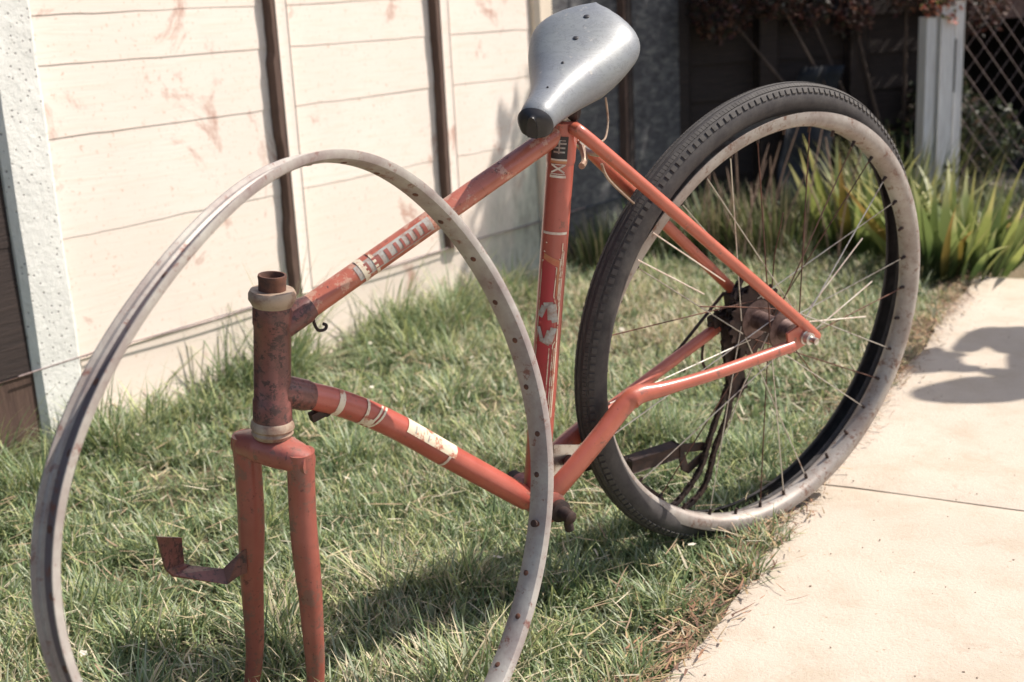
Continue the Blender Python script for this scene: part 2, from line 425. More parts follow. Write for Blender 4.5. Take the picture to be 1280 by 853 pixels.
# ------------------------------------------------------------------ back boundary: dark boards, white post, mesh, opening
BA = fpt(2.62, -.05, 0); BB = Vector((1.62, 4.72, 0)); BD = (BB-BA).normalized(); BN = Vector((BD.y, -BD.x, 0)); BL = (BB-BA).length
root = empty('board_wall', (BA+BB)/2, 'dark creosoted horizontal board wall in shade behind the rear wheel', 'wall')
z = .02; i = 0
while z < 1.5:
    hgt = .125+.02*random.random(); g = G()
    g.add([BA+BD*a+BN*d+UZ*zz for a in (0, BL) for (d, zz) in ((.012, z), (.0, z), (-.008, z+hgt+.02), (.0, z+hgt+.02))],
          [(0, 1, 2, 3), (7, 6, 5, 4), (0, 4, 5, 1), (1, 5, 6, 2), (2, 6, 7, 3), (3, 7, 4, 0)])
    g.out('board', M['shed'], root, False); z += hgt; i += 1
for a in (.02, BL*.33, BL*.66):
    g = G(); g.box(BA+BD*a+BN*.035+UZ*.76, BD*.035, BN*.022, UZ*.78, .003); g.out('upright', M['shed'], root, False)
# blue sheet leaning
bx = BA+BD*.42+BN*.12
vs = []; fs = []
for i in range(15):
    for j in range(9):
        u, v = i/14, j/8
        p = bx+BD*(.26*(v-.5)*(1-.45*u)+.10*u*u)+BN*(.10*(1-u)+.02*sin(v*9+u*5)+.014*sin(u*14))+UZ*(.02+.50*u)
        vs.append(p)
for i in range(14):
    for j in range(8): fs.append((i*9+j, i*9+j+1, i*9+j+10, i*9+j+9))
o = mesh('plastic_sheet', vs, fs, M['blue']); md = o.modifiers.new('thickness', 'SOLIDIFY'); md.thickness = .004
tag(o, 'dark blue plastic sheet propped against the dark board wall', 'plastic sheet')

# white post (three planks) at the end of the board wall
WP = ground(1168, 262); 
root = empty('gate_post', WP, 'flaking white gate post of upright planks beside the dark opening', 'gate post')
pw = .146; X = Vector((1, .25, 0)).normalized(); Y = Vector((X.y, -X.x, 0))
for k, (a, w, d, h) in enumerate([(-.05, .040, .0, .665), (.006, .056, .012, .70), (.056, .034, .004, .715)]):
    g = G(); g.box(WP+X*a+Y*d+UZ*(h/2-.02), X*(w/2), Y*.022, UZ*(h/2+.02), .003); g.out('plank', M['whitepost'], root, False)
g = G(); g.box(WP+X*.036+Y*.032+UZ*.50, X*.003, Y*.004, UZ*.09); g.out('slot', M['interior'], root, False)
g = G(); g.box(WP+X*.03+Y*.040+UZ*.13, X*.018, Y*.006, UZ*.006, .002); g.box(WP+X*.02+Y*.04+UZ*.155, X*.012, Y*.006, UZ*.005, .002); g.out('latch', M['darkrust'], root, False)

# low outbuilding with dark opening
OB = WP+Vector((.06, .62, 0)); OX = Vector((1, .10, 0)).normalized(); OY = Vector((-OX.y, OX.x, 0))
root = empty('outbuilding', OB+OX*1.2, 'brown pebbledashed outbuilding with a low dark opening', 'outbuilding')
def obox(name, a0, a1, b0, b1, z0, z1, mat):
    g = G(); g.box(OB+OX*((a0+a1)/2)+OY*((b0+b1)/2)+UZ*((z0+z1)/2), OX*((a1-a0)/2), OY*((b1-b0)/2), UZ*((z1-z0)/2)); return g.out(name, mat, root, False)
obox('lintel_wall', -.25, 3, 0, .15, .63, 2.2, M['wall']); obox('side_wall', -.40, -.25, 0, 2.0, 0, 2.2, M['wall'])
obox('back_wall', -.25, 3, 1.85, 2.0, 0, 2.2, M['interior']); obox('far_wall', 3, 3.15, 0, 2.0, 0, 2.2, M['wall'])
obox('roof', -.5, 3.3, -.02, 2.1, 2.2, 2.28, M['interior']); obox('floor', -.25, 3, .15, 1.85, -.03, .012, M['interior'])
# lit apron and low dark strip in front of the opening
g = G(); a = ground(1244, 238); g.box(a+Vector((.5, .03, .002)), (.5, 0, 0), (0, .10, 0), (0, 0, .016), .004); o = g.out('apron_slab', M['slab']); tag(o, kind='structure')
g = G(); a = ground(1236, 306); g.box(a+Vector((.5, .06, .03)), (.5, .03, 0), (0, .035, 0), (0, 0, .045), .01); o = g.out('dark_strip', M['dark_wood_shade']); tag(o, 'low dark strip across the far end of the path', 'edging')

# chain link mesh right of white post
root = empty('chain_link_fence', WP+Vector((.7, .1, 0)), 'rusty diamond wire mesh fence stretched in front of the dark opening', 'fence')
MO = WP+X*.075+Y*(-.01); s_ = .052
for sg in (1, -1):
    for k in range(-24, 44):
        # line from bottom to top
        a0 = k*s_*1.35; pts = []
        Ht = 1.05
        for q in range(0, 21):
            zz = .03+(Ht-.03)*q/20; aa = a0+sg*zz*.82
            if 0 <= aa <= 1.9: pts.append(MO+X*aa+UZ*zz+Y*(.002*sg))
        if len(pts) > 1:
            g = G(); g.tube(pts, .0014 if sg < 0 else .0008, 4, caps=False); o = g.out('wire', M['wire'], root)
g = G(); g.tube([MO+X*1.93-UZ*.05, MO+X*1.93+UZ*1.15], .02, 10); g.out('end_post', M['dark_wood_shade'], root)

# ------------------------------------------------------------------ foliage builders
def leafcloud(name, clumps, n, size, cols, parent=None, mat='leaf', flat=.5, droop=0, seed=1):
    r = np.random.default_rng(seed); V = []; Fc = []; Cc = []
    w = np.array([c[3]*c[3] for c in clumps]); w = w/w.sum()
    idx = r.choice(len(clumps), n, p=w)
    off = wloc(parent) if parent else Vector((0, 0, 0))
    d = r.normal(size=(n, 3)); d /= np.linalg.norm(d, axis=1)[:, None]
    rad = r.uniform(.25, 1, n)**.6
    cc = np.array([clumps[i][:3] for i in idx]); rr = np.array([clumps[i][3] for i in idx])
    P = cc+d*(rad*rr)[:, None]*np.array([1, 1, flat if flat else 1])
    P = P-np.array(off)
    a = r.normal(size=(n, 3)); a[:, 2] -= droop; a /= np.linalg.norm(a, axis=1)[:, None]
    b = np.cross(a, r.normal(size=(n, 3))); b /= np.linalg.norm(b, axis=1)[:, None]
    s = size*r.uniform(.6, 1.3, n)[:, None]
    nn = np.cross(a, b)
    v0 = P; v1 = P+a*s*.5+b*s*.28+nn*s*.08; v2 = P+a*s; v3 = P+a*s*.5-b*s*.28+nn*s*.08
    V = np.stack([v0, v1, v2, v3], 1).reshape(-1, 3)
    F4 = np.arange(4*n).reshape(-1, 4)
    cols = np.array(cols); cl = cols[r.integers(0, len(cols), n)]*r.uniform(.75, 1.25, n)[:, None]
    CL = np.repeat(np.c_[cl, np.ones(n)], 4, 0)
    return rawmesh(name, V, F4, M[mat], parent, CL)
def rawmesh(name, V, F, mat, parent=None, col=None, smooth=False):
    me = bpy.data.meshes.new(name); nv = len(V); nf = len(F); k = F.shape[1]
    me.vertices.add(nv); me.vertices.foreach_set('co', np.ascontiguousarray(V, 'f').ravel())
    me.loops.add(nf*k); me.loops.foreach_set('vertex_index', np.ascontiguousarray(F, 'i').ravel())
    me.polygons.add(nf); me.polygons.foreach_set('loop_start', np.arange(nf, dtype='i')*k)
    me.update(calc_edges=True); me.validate()
    if smooth: me.polygons.foreach_set('use_smooth', np.ones(nf, bool))
    if col is not None:
        a = me.color_attributes.new('Col', 'FLOAT_COLOR', 'POINT'); a.data.foreach_set('color', np.ascontiguousarray(col, 'f').ravel())
    me.materials.append(mat)
    o = bpy.data.objects.new(name, me); C.objects.link(o)
    if parent: o.parent = parent
    return o
def blades(name, P, L, Wd, cols, mat, lean=.6, seed=1, bend=.6, kind='stuff'):
    """vectorised grass blades: 7 vertices, two quads + tip"""
    r = np.random.default_rng(seed); n = len(P)
    th = r.uniform(0, 2*pi, n); dirv = np.stack([np.cos(th), np.sin(th), np.zeros(n)], 1)
    sd = np.stack([-np.sin(th), np.cos(th), np.zeros(n)], 1)
    ln = lean*r.uniform(.1, 1.3, n); bd = bend*r.uniform(.2, 1.5, n)
    V = []
    for f, w in ((0, 1), (.4, .9), (.75, .6)):
        ang = ln+bd*f
        # position along bent blade
        px = L*(np.sin(ln)*f+bd*f*f*.5*np.cos(ln)); pz = L*(np.cos(ln)*f-bd*f*f*.5*np.sin(ln))
        c = P+dirv*px[:, None]+np.array([0, 0, 1])*pz[:, None]
        V += [c-sd*(Wd*w*.5)[:, None], c+sd*(Wd*w*.5)[:, None]]
    px = L*(np.sin(ln)+bd*.5*np.cos(ln)); pz = L*(np.cos(ln)-bd*.5*np.sin(ln))
    V.append(P+dirv*px[:, None]+np.array([0, 0, 1])*pz[:, None])
    V = np.stack(V, 1).reshape(-1, 3); b = np.arange(n)*7
    V[:, 2] = np.maximum(V[:, 2], -.01)
    F3 = np.concatenate([np.stack([b+i, b+j, b+k], 1) for i, j, k in ((0, 1, 3), (0, 3, 2), (2, 3, 5), (2, 5, 4), (4, 5, 6))])
    CL = np.repeat(np.c_[cols, np.ones(n)], 7, 0)
    # blade colour darker at the base, paler towards the tip
    tip = np.tile([.75, .75, .95, .95, 1.1, 1.1, 1.25], n)[:, None]; CL[:, :3] *= tip
    o = rawmesh(name, V, F3, mat, None, CL, True)
    if kind: o['kind'] = kind
    return o

# ------------------------------------------------------------------ lawn
def lawn(n, seed, box, name, lenf=1., wid=.0026, far=False):
    r = np.random.default_rng(seed)
    x = r.uniform(box[0], box[1], n); y = r.uniform(box[2], box[3], n)
    P = np.stack([x, y, np.zeros(n)], 1)
    side = (P-np.array(PE0))@np.array(PEN)
    fd = (P-np.array(FP))@np.array(FN)     # distance in front of the fence
    bd = (P-np.array(BA))@np.array(BN)
    nz = np.array([noise.noise(Vector((a*3.1, b*3.1, 1))) for a, b in zip(x, y)])
    nz2 = np.array([noise.noise(Vector((a*11, b*11, 4))) for a, b in zip(x, y)])
    nz3 = np.array([noise.noise(Vector((a*1.3, b*1.3, 8))) for a, b in zip(x, y)])
    edge = .005+.035*nz2+.03*nz
    ok = (side < edge) & (fd > .012) & (bd > .0)
    # worn bare patches
    bare = ((nz+.6*nz2) < -.36) & (r.uniform(size=n) < .65)
    wb = np.exp(-((x+.62)**2/.03+(y-2.02)**2/.02)); bare |= (wb > .35) & (r.uniform(size=n) < .6)
    ok &= ~bare
    x, y, P, side, fd, nz, nz2, nz3 = [a[ok] for a in (x, y, P, side, fd, nz, nz2, nz3)]
    n = len(x)
    L = (.028+.022*np.clip(nz+.5*nz2+.5, 0, 1.2))*r.uniform(.5, 1.35, n)*lenf
    nf = np.clip(1-fd/.28, 0, 1); L *= 1+2.0*nf*np.clip(.5+nz2*1.1+nz, .15, 1.3)
    ne = np.clip(1+side/.09, 0, 1); L *= 1-.35*ne
    tuft = np.clip((nz2-.18)*3, 0, 1); L *= 1+.7*tuft
    near = np.clip((1.75-y)/.5, 0, 1); L *= 1+.25*near
    dry = np.clip(.18+.9*nz3+.45*nz+.35*ne+.15*np.clip((y-2.0), 0, 1)-.25*nf, 0, 1)
    u = r.uniform(size=n)
    green = np.array([.15, .215, .095]); yg = np.array([.36, .39, .17]); straw = np.array([.56, .48, .33]); pale = np.array([.37, .41, .28])
    cols = np.where((u < dry*.55)[:, None], straw, np.where((u < .28+.45*dry)[:, None], yg, np.where((u > .80)[:, None], pale, green)))
    cols = cols*r.uniform(.7, 1.35, n)[:, None]
    P[:, 2] = [gz(a, b) for a, b in zip(P[:, 0], P[:, 1])]
    Wd = wid*r.uniform(.6, 1.5, n)
    return blades(name, P, L, Wd, cols, M['grass'], .75, seed, .9)
lawn(140000, 11, (-1.15, .95, 1.0, 2.25), 'lawn_grass', .97, .0025)
lawn(90000, 12, (-1.2, 1.6, 2.2, 3.7), 'lawn_grass', 1.03, .0031)
lawn(22000, 13, (-1.8, 1.7, .5, 1.2), 'lawn_grass', 1., .0032)
lawn(16000, 14, (-.2, 2.1, 3.6, 4.8), 'lawn_grass', 1.3, .005)
# dead clippings lying on the lawn and the path edge
def litter(n, seed, name, edge=False):
    r = np.random.default_rng(seed)
    if edge:
        t = r.uniform(-.4, 2.6, n); nzt = np.array([noise.noise(Vector((a*5, 2, 2))) for a in t])
        s = r.normal(-.018, .024, n)+.025*nzt+np.abs(r.normal(0, .016, n))*(r.uniform(size=n) < .15)
        P = np.array([PE0+PED*a+PEN*b for a, b in zip(t, s)]); P[:, 2] = np.where(s > -.01, .016, .010)+r.uniform(0, .006, n)
        cols = np.array([[.36, .20, .12], [.48, .35, .20], [.18, .10, .07], [.30, .22, .13]])[r.integers(0, 4, n)]
        L = r.uniform(.008, .035, n); Wd = r.uniform(.001, .004, n)
    else:
        x = r.uniform(-1.1, 1.3, n); y = r.uniform(1.05, 3.6, n); P = np.stack([x, y, np.full(n, .012)+r.uniform(0, .022, n)], 1)
        side = (P-np.array(PE0))@np.array(PEN); fd = (P-np.array(FP))@np.array(FN); ok = (side < 0) & (fd > .02); P = P[ok]; n = len(P)
        cols = np.array([[.52, .43, .27], [.42, .30, .20], [.60, .54, .40]])[r.integers(0, 3, n)]
        L = r.uniform(.015, .06, n); Wd = r.uniform(.0012, .0035, n)
    cols = cols*r.uniform(.7, 1.2, n)[:, None]
    o = blades(name, P, L, Wd, cols, M['straw'], .0, seed, .5)
    me = o.data; co = np.empty(len(me.vertices)*3, 'f'); me.vertices.foreach_get('co', co); co = co.reshape(-1, 7, 3)
    # lay each blade over almost flat
    base = co[:, :1, :].copy(); h = co[:, :, 2:3]-base[:, :, 2:3]
    th = r.uniform(0, 2*pi, len(co)); d = np.stack([np.cos(th), np.sin(th), np.zeros(len(co))], 1)[:, None, :]
    co = np.concatenate([co[:, :, :2], base[:, :, 2:3]+h*.12], 2)+d*h
    me.vertices.foreach_set('co', co.ravel()); me.update()
    return o
litter(9000, 21, 'dry_clippings'); litter(5200, 22, 'leaf_litter', True)
def weeds(n, seed):
    r = np.random.default_rng(seed); x = r.uniform(-1.0, 1.0, n); y = r.uniform(1.1, 3.5, n); P = np.stack([x, y, np.full(n, .004)], 1)
    side = (P-np.array(PE0))@np.array(PEN); fd = (P-np.array(FP))@np.array(FN); nz = np.array([noise.noise(Vector((a*5, b*5, 20))) for a, b in zip(x, y)])
    P = P[(side < -.02) & (fd > .03) & (nz > .16)]; n = len(P)
    cols = np.array([[.13, .19, .09], [.20, .26, .12], [.30, .33, .19]])[r.integers(0, 3, n)]*r.uniform(.8, 1.25, n)[:, None]
    return blades('broadleaf_weeds', P, r.uniform(.012, .034, n), r.uniform(.006, .012, n), cols, M['grass'], 1.25, seed, .5)
weeds(16000, 51)
r = random.Random(77); g = G()
for k in range(320):
    t_g = r.uniform(-1.2, 2.2); sg_ = r.uniform(.01, 1.0)**1.6; c = PE0+PED*t_g+JD*(sg_+.02); q_ = r.uniform(.0004, .0013)
    c.z = .0125+q_*.4; a_ = r.uniform(0, 6)
    g.box(c, (q_*cos(a_), q_*sin(a_), 0), (-q_*.7*sin(a_), q_*.7*cos(a_), 0), (0, 0, q_*.6))
o = g.out('path_grit', simple('grit', (.42, .34, .26), .9, 0, (.14, .10, .08), 300), None, False); tag(o, kind='stuff')
# small pale daisies / fallen petals
r = random.Random(5)
g = G()
for k in range(34):
    x, y = r.uniform(-.75, .6), r.uniform(1.3, 3.2)
    if lawn_side(x, y) > -.06 or (Vector((x, y, 0))-FP).dot(FN) < .08: continue
    c = Vector((x, y, r.uniform(.02, .045))); rd = r.uniform(.004, .009); a0 = r.uniform(0, 6); tl = Vector((r.uniform(-.5, .5), r.uniform(-.5, .5), 1)).normalized()
    Xa = tl.cross(Vector((1, 0, 0))).normalized(); Ya = tl.cross(Xa)
    g.add([c]+[c+(Xa*cos(a0+q*pi/5)+Ya*sin(a0+q*pi/5))*rd*(1 if q % 2 else .7) for q in range(10)], [(0, 1+q, 1+(q+1) % 10) for q in range(10)])
o = g.out('fallen_petals', simple('pale_petal', (.72, .66, .55), .8), None, False); tag(o, kind='stuff')

# ------------------------------------------------------------------ iris plants (each leaf its own part)
def irismat():
    m = leafmat('iris_leaf'); t = m.node_tree; at = [n for n in t.nodes if n.bl_idname == 'ShaderNodeAttribute'][0]
    oi = t.nodes.new('ShaderNodeObjectInfo'); rp = t.nodes.new('ShaderNodeValToRGB'); rp.color_ramp.interpolation = 'CONSTANT'
    e = rp.color_ramp.elements; e[0].color = (.75, .8, .8, 1); e[1].position = .3; e[1].color = (1, 1, 1, 1)
    for p_, c_ in ((.62, (1.12, 1.05, .9)), (.93, (1.0, .62, .45))): q_ = e.new(p_); q_.color = (*c_, 1)
    mx = t.nodes.new('ShaderNodeMix'); mx.data_type = 'RGBA'; mx.blend_type = 'MULTIPLY'; mx.inputs[0].default_value = 1
    t.links.new(oi.outputs['Random'], rp.inputs[0]); t.links.new(at.outputs['Color'], mx.inputs[6]); t.links.new(rp.outputs[0], mx.inputs[7])
    for l_ in list(at.outputs['Color'].links):
        if l_.to_node != mx: to = l_.to_socket; t.links.remove(l_); t.links.new(mx.outputs[2], to)
    return m
M['iris'] = irismat()
leafmeshes = []
for k in range(5):
    L = 1.; n = 8; bend = [.10, .25, .42, .60, .16][k]; vs = []; fs = []; cl = []
    for i in range(n+1):
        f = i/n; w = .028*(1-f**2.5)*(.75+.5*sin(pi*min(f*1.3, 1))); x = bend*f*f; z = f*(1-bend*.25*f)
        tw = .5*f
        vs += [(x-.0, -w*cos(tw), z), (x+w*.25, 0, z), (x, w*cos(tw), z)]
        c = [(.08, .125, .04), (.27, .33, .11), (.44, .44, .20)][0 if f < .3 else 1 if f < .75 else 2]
        cl += [(*c, 1)]*3
    for i in range(n):
        for j in range(2): fs.append((i*3+j, i*3+j+1, i*3+j+4, i*3+j+3))
    me = bpy.data.meshes.new('leaf'); me.from_pydata(vs, [], fs); me.polygons.foreach_set('use_smooth', [True]*len(me.polygons))
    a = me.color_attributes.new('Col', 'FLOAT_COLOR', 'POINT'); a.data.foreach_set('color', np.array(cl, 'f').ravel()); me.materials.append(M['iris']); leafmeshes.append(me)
def iris(c, n, h, rad, label, seed, group=None, cl=0):
    root = empty('iris_plant', c, label, 'plant', group); r = random.Random(seed)
    for k in range(n):
        o = bpy.data.objects.new('leaf', leafmeshes[r.choice([0, 0, 1, 1, 2, 3, 4])]); C.objects.link(o); o.parent = root
        a = r.uniform(0, 2*pi); q = rad*sqrt(r.random()); fan = r.uniform(.05, .75) if r.random() < .4 else r.uniform(.05, .4)
        o.location = (q*cos(a), q*sin(a), 0); hh = h*r.uniform(.55, 1.1)
        o.rotation_euler = (Matrix.Rotation(a+r.uniform(-.5, .5), 3, 'Z') @ Matrix.Rotation(fan*(q/rad+.2), 3, 'Y') @ Matrix.Rotation(r.uniform(-1.2, 1.2), 3, 'Z')).to_euler()
        o.scale = (hh*r.uniform(.7, 1.1), hh*r.uniform(1.6, 2.6)*.75, hh)
        if r.random() < .0: pass
    return root
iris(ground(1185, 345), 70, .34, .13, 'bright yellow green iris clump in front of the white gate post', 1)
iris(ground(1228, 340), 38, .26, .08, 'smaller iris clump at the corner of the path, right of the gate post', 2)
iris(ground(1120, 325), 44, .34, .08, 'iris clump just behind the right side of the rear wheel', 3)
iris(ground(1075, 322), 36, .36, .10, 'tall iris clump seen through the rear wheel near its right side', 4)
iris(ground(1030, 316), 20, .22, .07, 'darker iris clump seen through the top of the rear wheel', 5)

def weed(c, n, h, rad, label, seed, cols):
    r = np.random.default_rng(seed); a = r.uniform(0, 2*pi, n); q = rad*np.sqrt(r.uniform(size=n))
    P = np.stack([c.x+q*np.cos(a), c.y+q*np.sin(a)*.7, np.zeros(n)], 1)
    cols = np.array(cols)[r.integers(0, len(cols), n)]*r.uniform(.6, 1.3, n)[:, None]
    o = blades('tall_grass_tuft', P, h*r.uniform(.4, 1.1, n), np.full(n, .005), cols, M['grass'], .28, seed, .55, None)
    for v in o.data.vertices: pass
    o.data.transform(Matrix.Translation(-c)); o.location = c
    return tag(o, label, 'tall grass')
gw = [(.07, .10, .035), (.14, .17, .06), (.05, .07, .03), (.28, .24, .14)]
weed(ground(830, 320), 260, .16, .14, 'dark grass tuft at the foot of the board wall left of the wheel spokes', 31, gw)
weed(ground(905, 318), 420, .22, .16, 'rank grass tuft at the foot of the board wall seen between the spokes', 32, gw)
weed(ground(975, 322), 420, .24, .16, 'rank grass tuft with dry stalks behind the top of the rear wheel', 33, gw)
weed(ground(1130, 300), 380, .36, .20, 'tall yellowing grass behind the iris plants left of the gate post', 34, gw+[(.34, .34, .12)])
weed(ground(1150, 352), 200, .13, .10, 'low grass tuft between the rear wheel and the iris clump', 35, gw)
weed(fpt(1.9, .10, 0), 260, .17, .14, 'long grass growing up the grey fence panel behind the seat tube', 36, gw+[(.25, .28, .13)])
# dry stalks
g = G(); r = random.Random(4)
for k in range(26):
    c = ground(r.uniform(870, 1060), r.uniform(318, 338)); h = r.uniform(.16, .42); a = r.uniform(-.25, .25)
    g.tube(smoothpath([c, c+Vector((a*h*.4, 0, h*.5)), c+Vector((a*h*1.3, r.uniform(-.03, .03), h))], 3), [.0022]*6+[.001], 4)
o = g.out('dry_stalks', simple('dry_stalk', (.30, .20, .15), .8)); tag(o, kind='stuff')

# dark shrub along the wall
def shrub(c, clumps, n, size, cols, label, seed, name='shrub'):
    root = empty(name, c, label, 'shrub'); g = G()
    for (x, y, z, rr) in clumps:
        g.tube(smoothpath([c, (c+Vector((x, y, z)))/2+Vector((.02, 0, .02)), Vector((x, y, z))], 4), [.010]*4+[.006]*4+[.003], 6) if False else g.tube(smoothpath([c, Vector(((c.x+x)/2, (c.y+y)/2, z*.45)), Vector((x, y, z))], 4), [.010-.0008*q for q in range(9)], 6)
    g.out('stems', M['bark'], root)
    leafcloud('foliage', clumps, n, size, cols, root, seed=seed, flat=1)
    return root
dk = [(.045, .06, .03), (.07, .09, .04), (.10, .07, .05), (.035, .045, .025)]
def along(px, d, z, rr): p = BA+BD*px+BN*d; return (p.x, p.y, z, rr)
shrub(BA+BD*1.0+BN*.12, [along(.85, .12, .18, .13), along(1.0, .12, .34, .14), along(1.2, .10, .22, .14), along(.7, .10, .12, .10)], 2600, .030, dk, 'dark leafy shrub against the board wall behind the rear wheel', 41)
red = [(.10, .04, .035), (.07, .035, .03), (.14, .07, .05), (.05, .045, .03), (.04, .028, .025)]
shrub(BA+BD*.9+BN*.05, [along(.15+.17*k, .10+.05*sin(k*2), .74+.05*sin(k*1.7), .10+.02*cos(k)) for k in range(7)], 4200, .024, red, 'reddish brown leafy shrub hanging over the dark board wall', 42, 'hanging_shrub')
c = WP+UZ*.72
shrub(WP+Vector((.02, .10, 0)), [(c.x-.03, c.y-.02, .70, .05), (c.x+.05, c.y, .76, .07), (c.x-.05, c.y+.02, .80, .08), (c.x+.02, c.y-.03, .665, .03)], 560, .022, [(.42, .10, .07), (.30, .10, .06), (.50, .22, .14), (.16, .16, .06)], 'red and orange flowered climber on top of the white gate post', 43, 'flowering_climber')

# ------------------------------------------------------------------ tree that shades the back corner
TB = Vector((2.9, 5.6, 0)); root = empty('tree', TB, 'spreading tree that shades the back corner of the garden', 'tree')
g = G()
g.tube(smoothpath([TB, TB+Vector((-.05, 0, .8)), TB+Vector((-.2, -.1, 1.6)), TB+Vector((-.4, -.3, 2.3))], 5), [.11-.004*k for k in range(16)], 12)
cr = [(1.55, 3.95, 2.1, .24), (1.78, 4.2, 2.3, .3), (1.42, 4.12, 1.9, .18), (1.9, 3.95, 2.5, .2)]
r = random.Random(9)
for k in range(34):
    x = r.uniform(1.55, 4.2); y = r.uniform(4.55, 6.6); zz = r.uniform(1.9, 3.2); rr = r.uniform(.22, .42); k_ = (zz-.4)/math.tan(SUN_EL)
    if (Vector((x-k_*cos(SUN_AZ), y-k_*sin(SUN_AZ), 0))-WP).length < rr+.45: continue
    cr.append((x, y, zz, rr))
for (x, y, zz, rr) in cr[:20]:
    g.tube(smoothpath([TB+Vector((-.35, -.25, 2.0)), Vector(((TB.x-.3+x)/2, (TB.y-.2+y)/2, 2.3)), Vector((x, y, zz))], 4), [.035-.0035*q for q in range(9)], 6)
g.out('trunk', M['bark'], root)
leafcloud('crown', cr, 15000, .075, [(.06, .09, .03), (.09, .12, .04), (.12, .08, .05), (.05, .07, .03)], root, seed=9, flat=.8)

# ================================================================== BICYCLE
AX, AY, PSI, LEAN, TAU = .34341, 1.75704, 3.75673, .11472, .25513
hv = Vector((cos(PSI), sin(PSI), 0)); lv = Vector((-sin(PSI), cos(PSI), 0))
upv = UZ*cos(LEAN)+lv*sin(LEAN); SS = lv*cos(LEAN)-UZ*sin(LEAN)
AXL = Vector((AX, AY, 0))+upv*.327
UU = hv*cos(TAU)-upv*sin(TAU); WW = hv*sin(TAU)+upv*cos(TAU)
def B(u, w, s=0): return AXL+UU*u+WW*w+SS*s
bike = empty('bicycle', (AX, AY, 0), 'wrecked orange red bicycle with grey saddle and only its rear wheel, resting on bare fork', 'bicycle')
def px(x, y, s=0):
    """photo pixel on the plane s in front of the frame -> bike coords point"""
    d = ray(x, y); o = Vector((0, 0, H)); P0 = AXL+SS*s
    return o+d*((P0-o).dot(SS)/d.dot(SS))
bb = (.4365, -.0466); slug = (.2914, .4043); hdt = (.6923, .3593); hdb = (.7334, .2286)
HA = (B(*hdb)-B(*hdt)).normalized()      # head axis pointing down
HT, HBt = B(*hdt), B(*hdb)
# --- head tube
g = G(); hl = (HBt-HT).length
g.lathe(HT+HA*.004, HA, [(0, .0195), (.004, .0205), (.02, .0205), (.022, .0195), (hl-.034, .0195), (hl-.032, .0208), (hl-.008, .0208)], 40)
ht = g.out('head_tube', M['rustred'], bike)
g = G(); g.lathe(HT-HA*.012, HA, [(0, .019), (.0, .0225), (.004, .0245), (.010, .0245), (.014, .022), (.017, .0205)], 40); g.out('headset_cup', M['cup'], ht)
g = G(); g.lathe(HBt-HA*.006, HA, [(0, .0205), (.003, .0225), (.009, .0235), (.012, .021), (.015, .0225), (.020, .020)], 40); g.out('headset_cup', M['cup'], ht)
g = G(); a = HT-HA*.028
g.lathe(a, HA, [(.024, .011), (.002, .0118), (0, .0125), (0, .0145), (.002, .015), (.006, .0142), (.020, .0142)], 32); g.out('steerer_tube', M['rust'], ht)
# small dents / chips on the head tube front
# --- main tubes
def frametube(name, pts, r, mat, n=20, parent=bike, flat=None):
    g = G(); g.tube(pts, r, n, flat=flat); return g.out(name, mat, parent)
TT0 = B(.682, .330); TT1 = B(.300, .400)
tt = frametube('top_tube', [TT0, TT1], .0127, M['pale_patched'], 24)
DTP = smoothpath([B(.706, .255), B(.655, .214), B(.600, .155), B(.542, .079), B(.450, -.040)], 8)
dt = frametube('down_tube', DTP, .0150, M['red2'], 24)
ST0 = B(*bb); ST1 = B(slug[0]-.000, slug[1]+.002)
st = frametube('seat_tube', [ST0, ST1], .0162, M['red2'], 28)
g = G()
for a, d, rr in ((B(.682, .330), (B(.60, .345)-B(.682, .330)), .0150), (B(.706, .255), (B(.66, .2185)-B(.706, .255)), .0172)):
    d.normalize(); g = G(); g.lathe(a, d, [(-.01, rr), (.020, rr), (.026, rr-.0015), (.030, rr-.0025)], 24); g.out('head_lug', M['rustred'], ht)
SA = (ST1-ST0).normalized()
g = G(); g.lathe(ST1-SA*.045, SA, [(0, .0165), (.004, .0174), (.040, .0174), (.043, .0184), (.048, .0184), (.050, .016)], 32)
g.out('seat_lug', M['red2'], bike)
g = G(); g.lathe(B(.436, -.0466, -.036), SS, [(0, .017), (.001, .0205), (.071, .0205), (.072, .017)], 32); bbo = g.out('bottom_bracket', M['redworn'], bike)
g = G(); g.lathe(B(.430, -.052, .034), SS, [(0, .013), (.004, .0145), (.010, .0145), (.012, .009), (.030, .0085), (.032, .006)], 20)
g.lathe(B(.430, -.062, .055)-WW*.012, WW, [(0, .006), (.010, .006), (.012, .0045), (.024, .0045)], 12); g.out('spindle', M['darkrust'], bbo)
# --- fork
FR = Matrix.Rotation(radians(-24), 3, HA)   # the fork is turned a little
FS = (FR @ SS).normalized(); FF = HA.cross(FS).normalized()
if FF.dot(UU) < 0: FF = -FF
CR = HBt+HA*.014
vs = []; fs = []
n = 18; rings = []
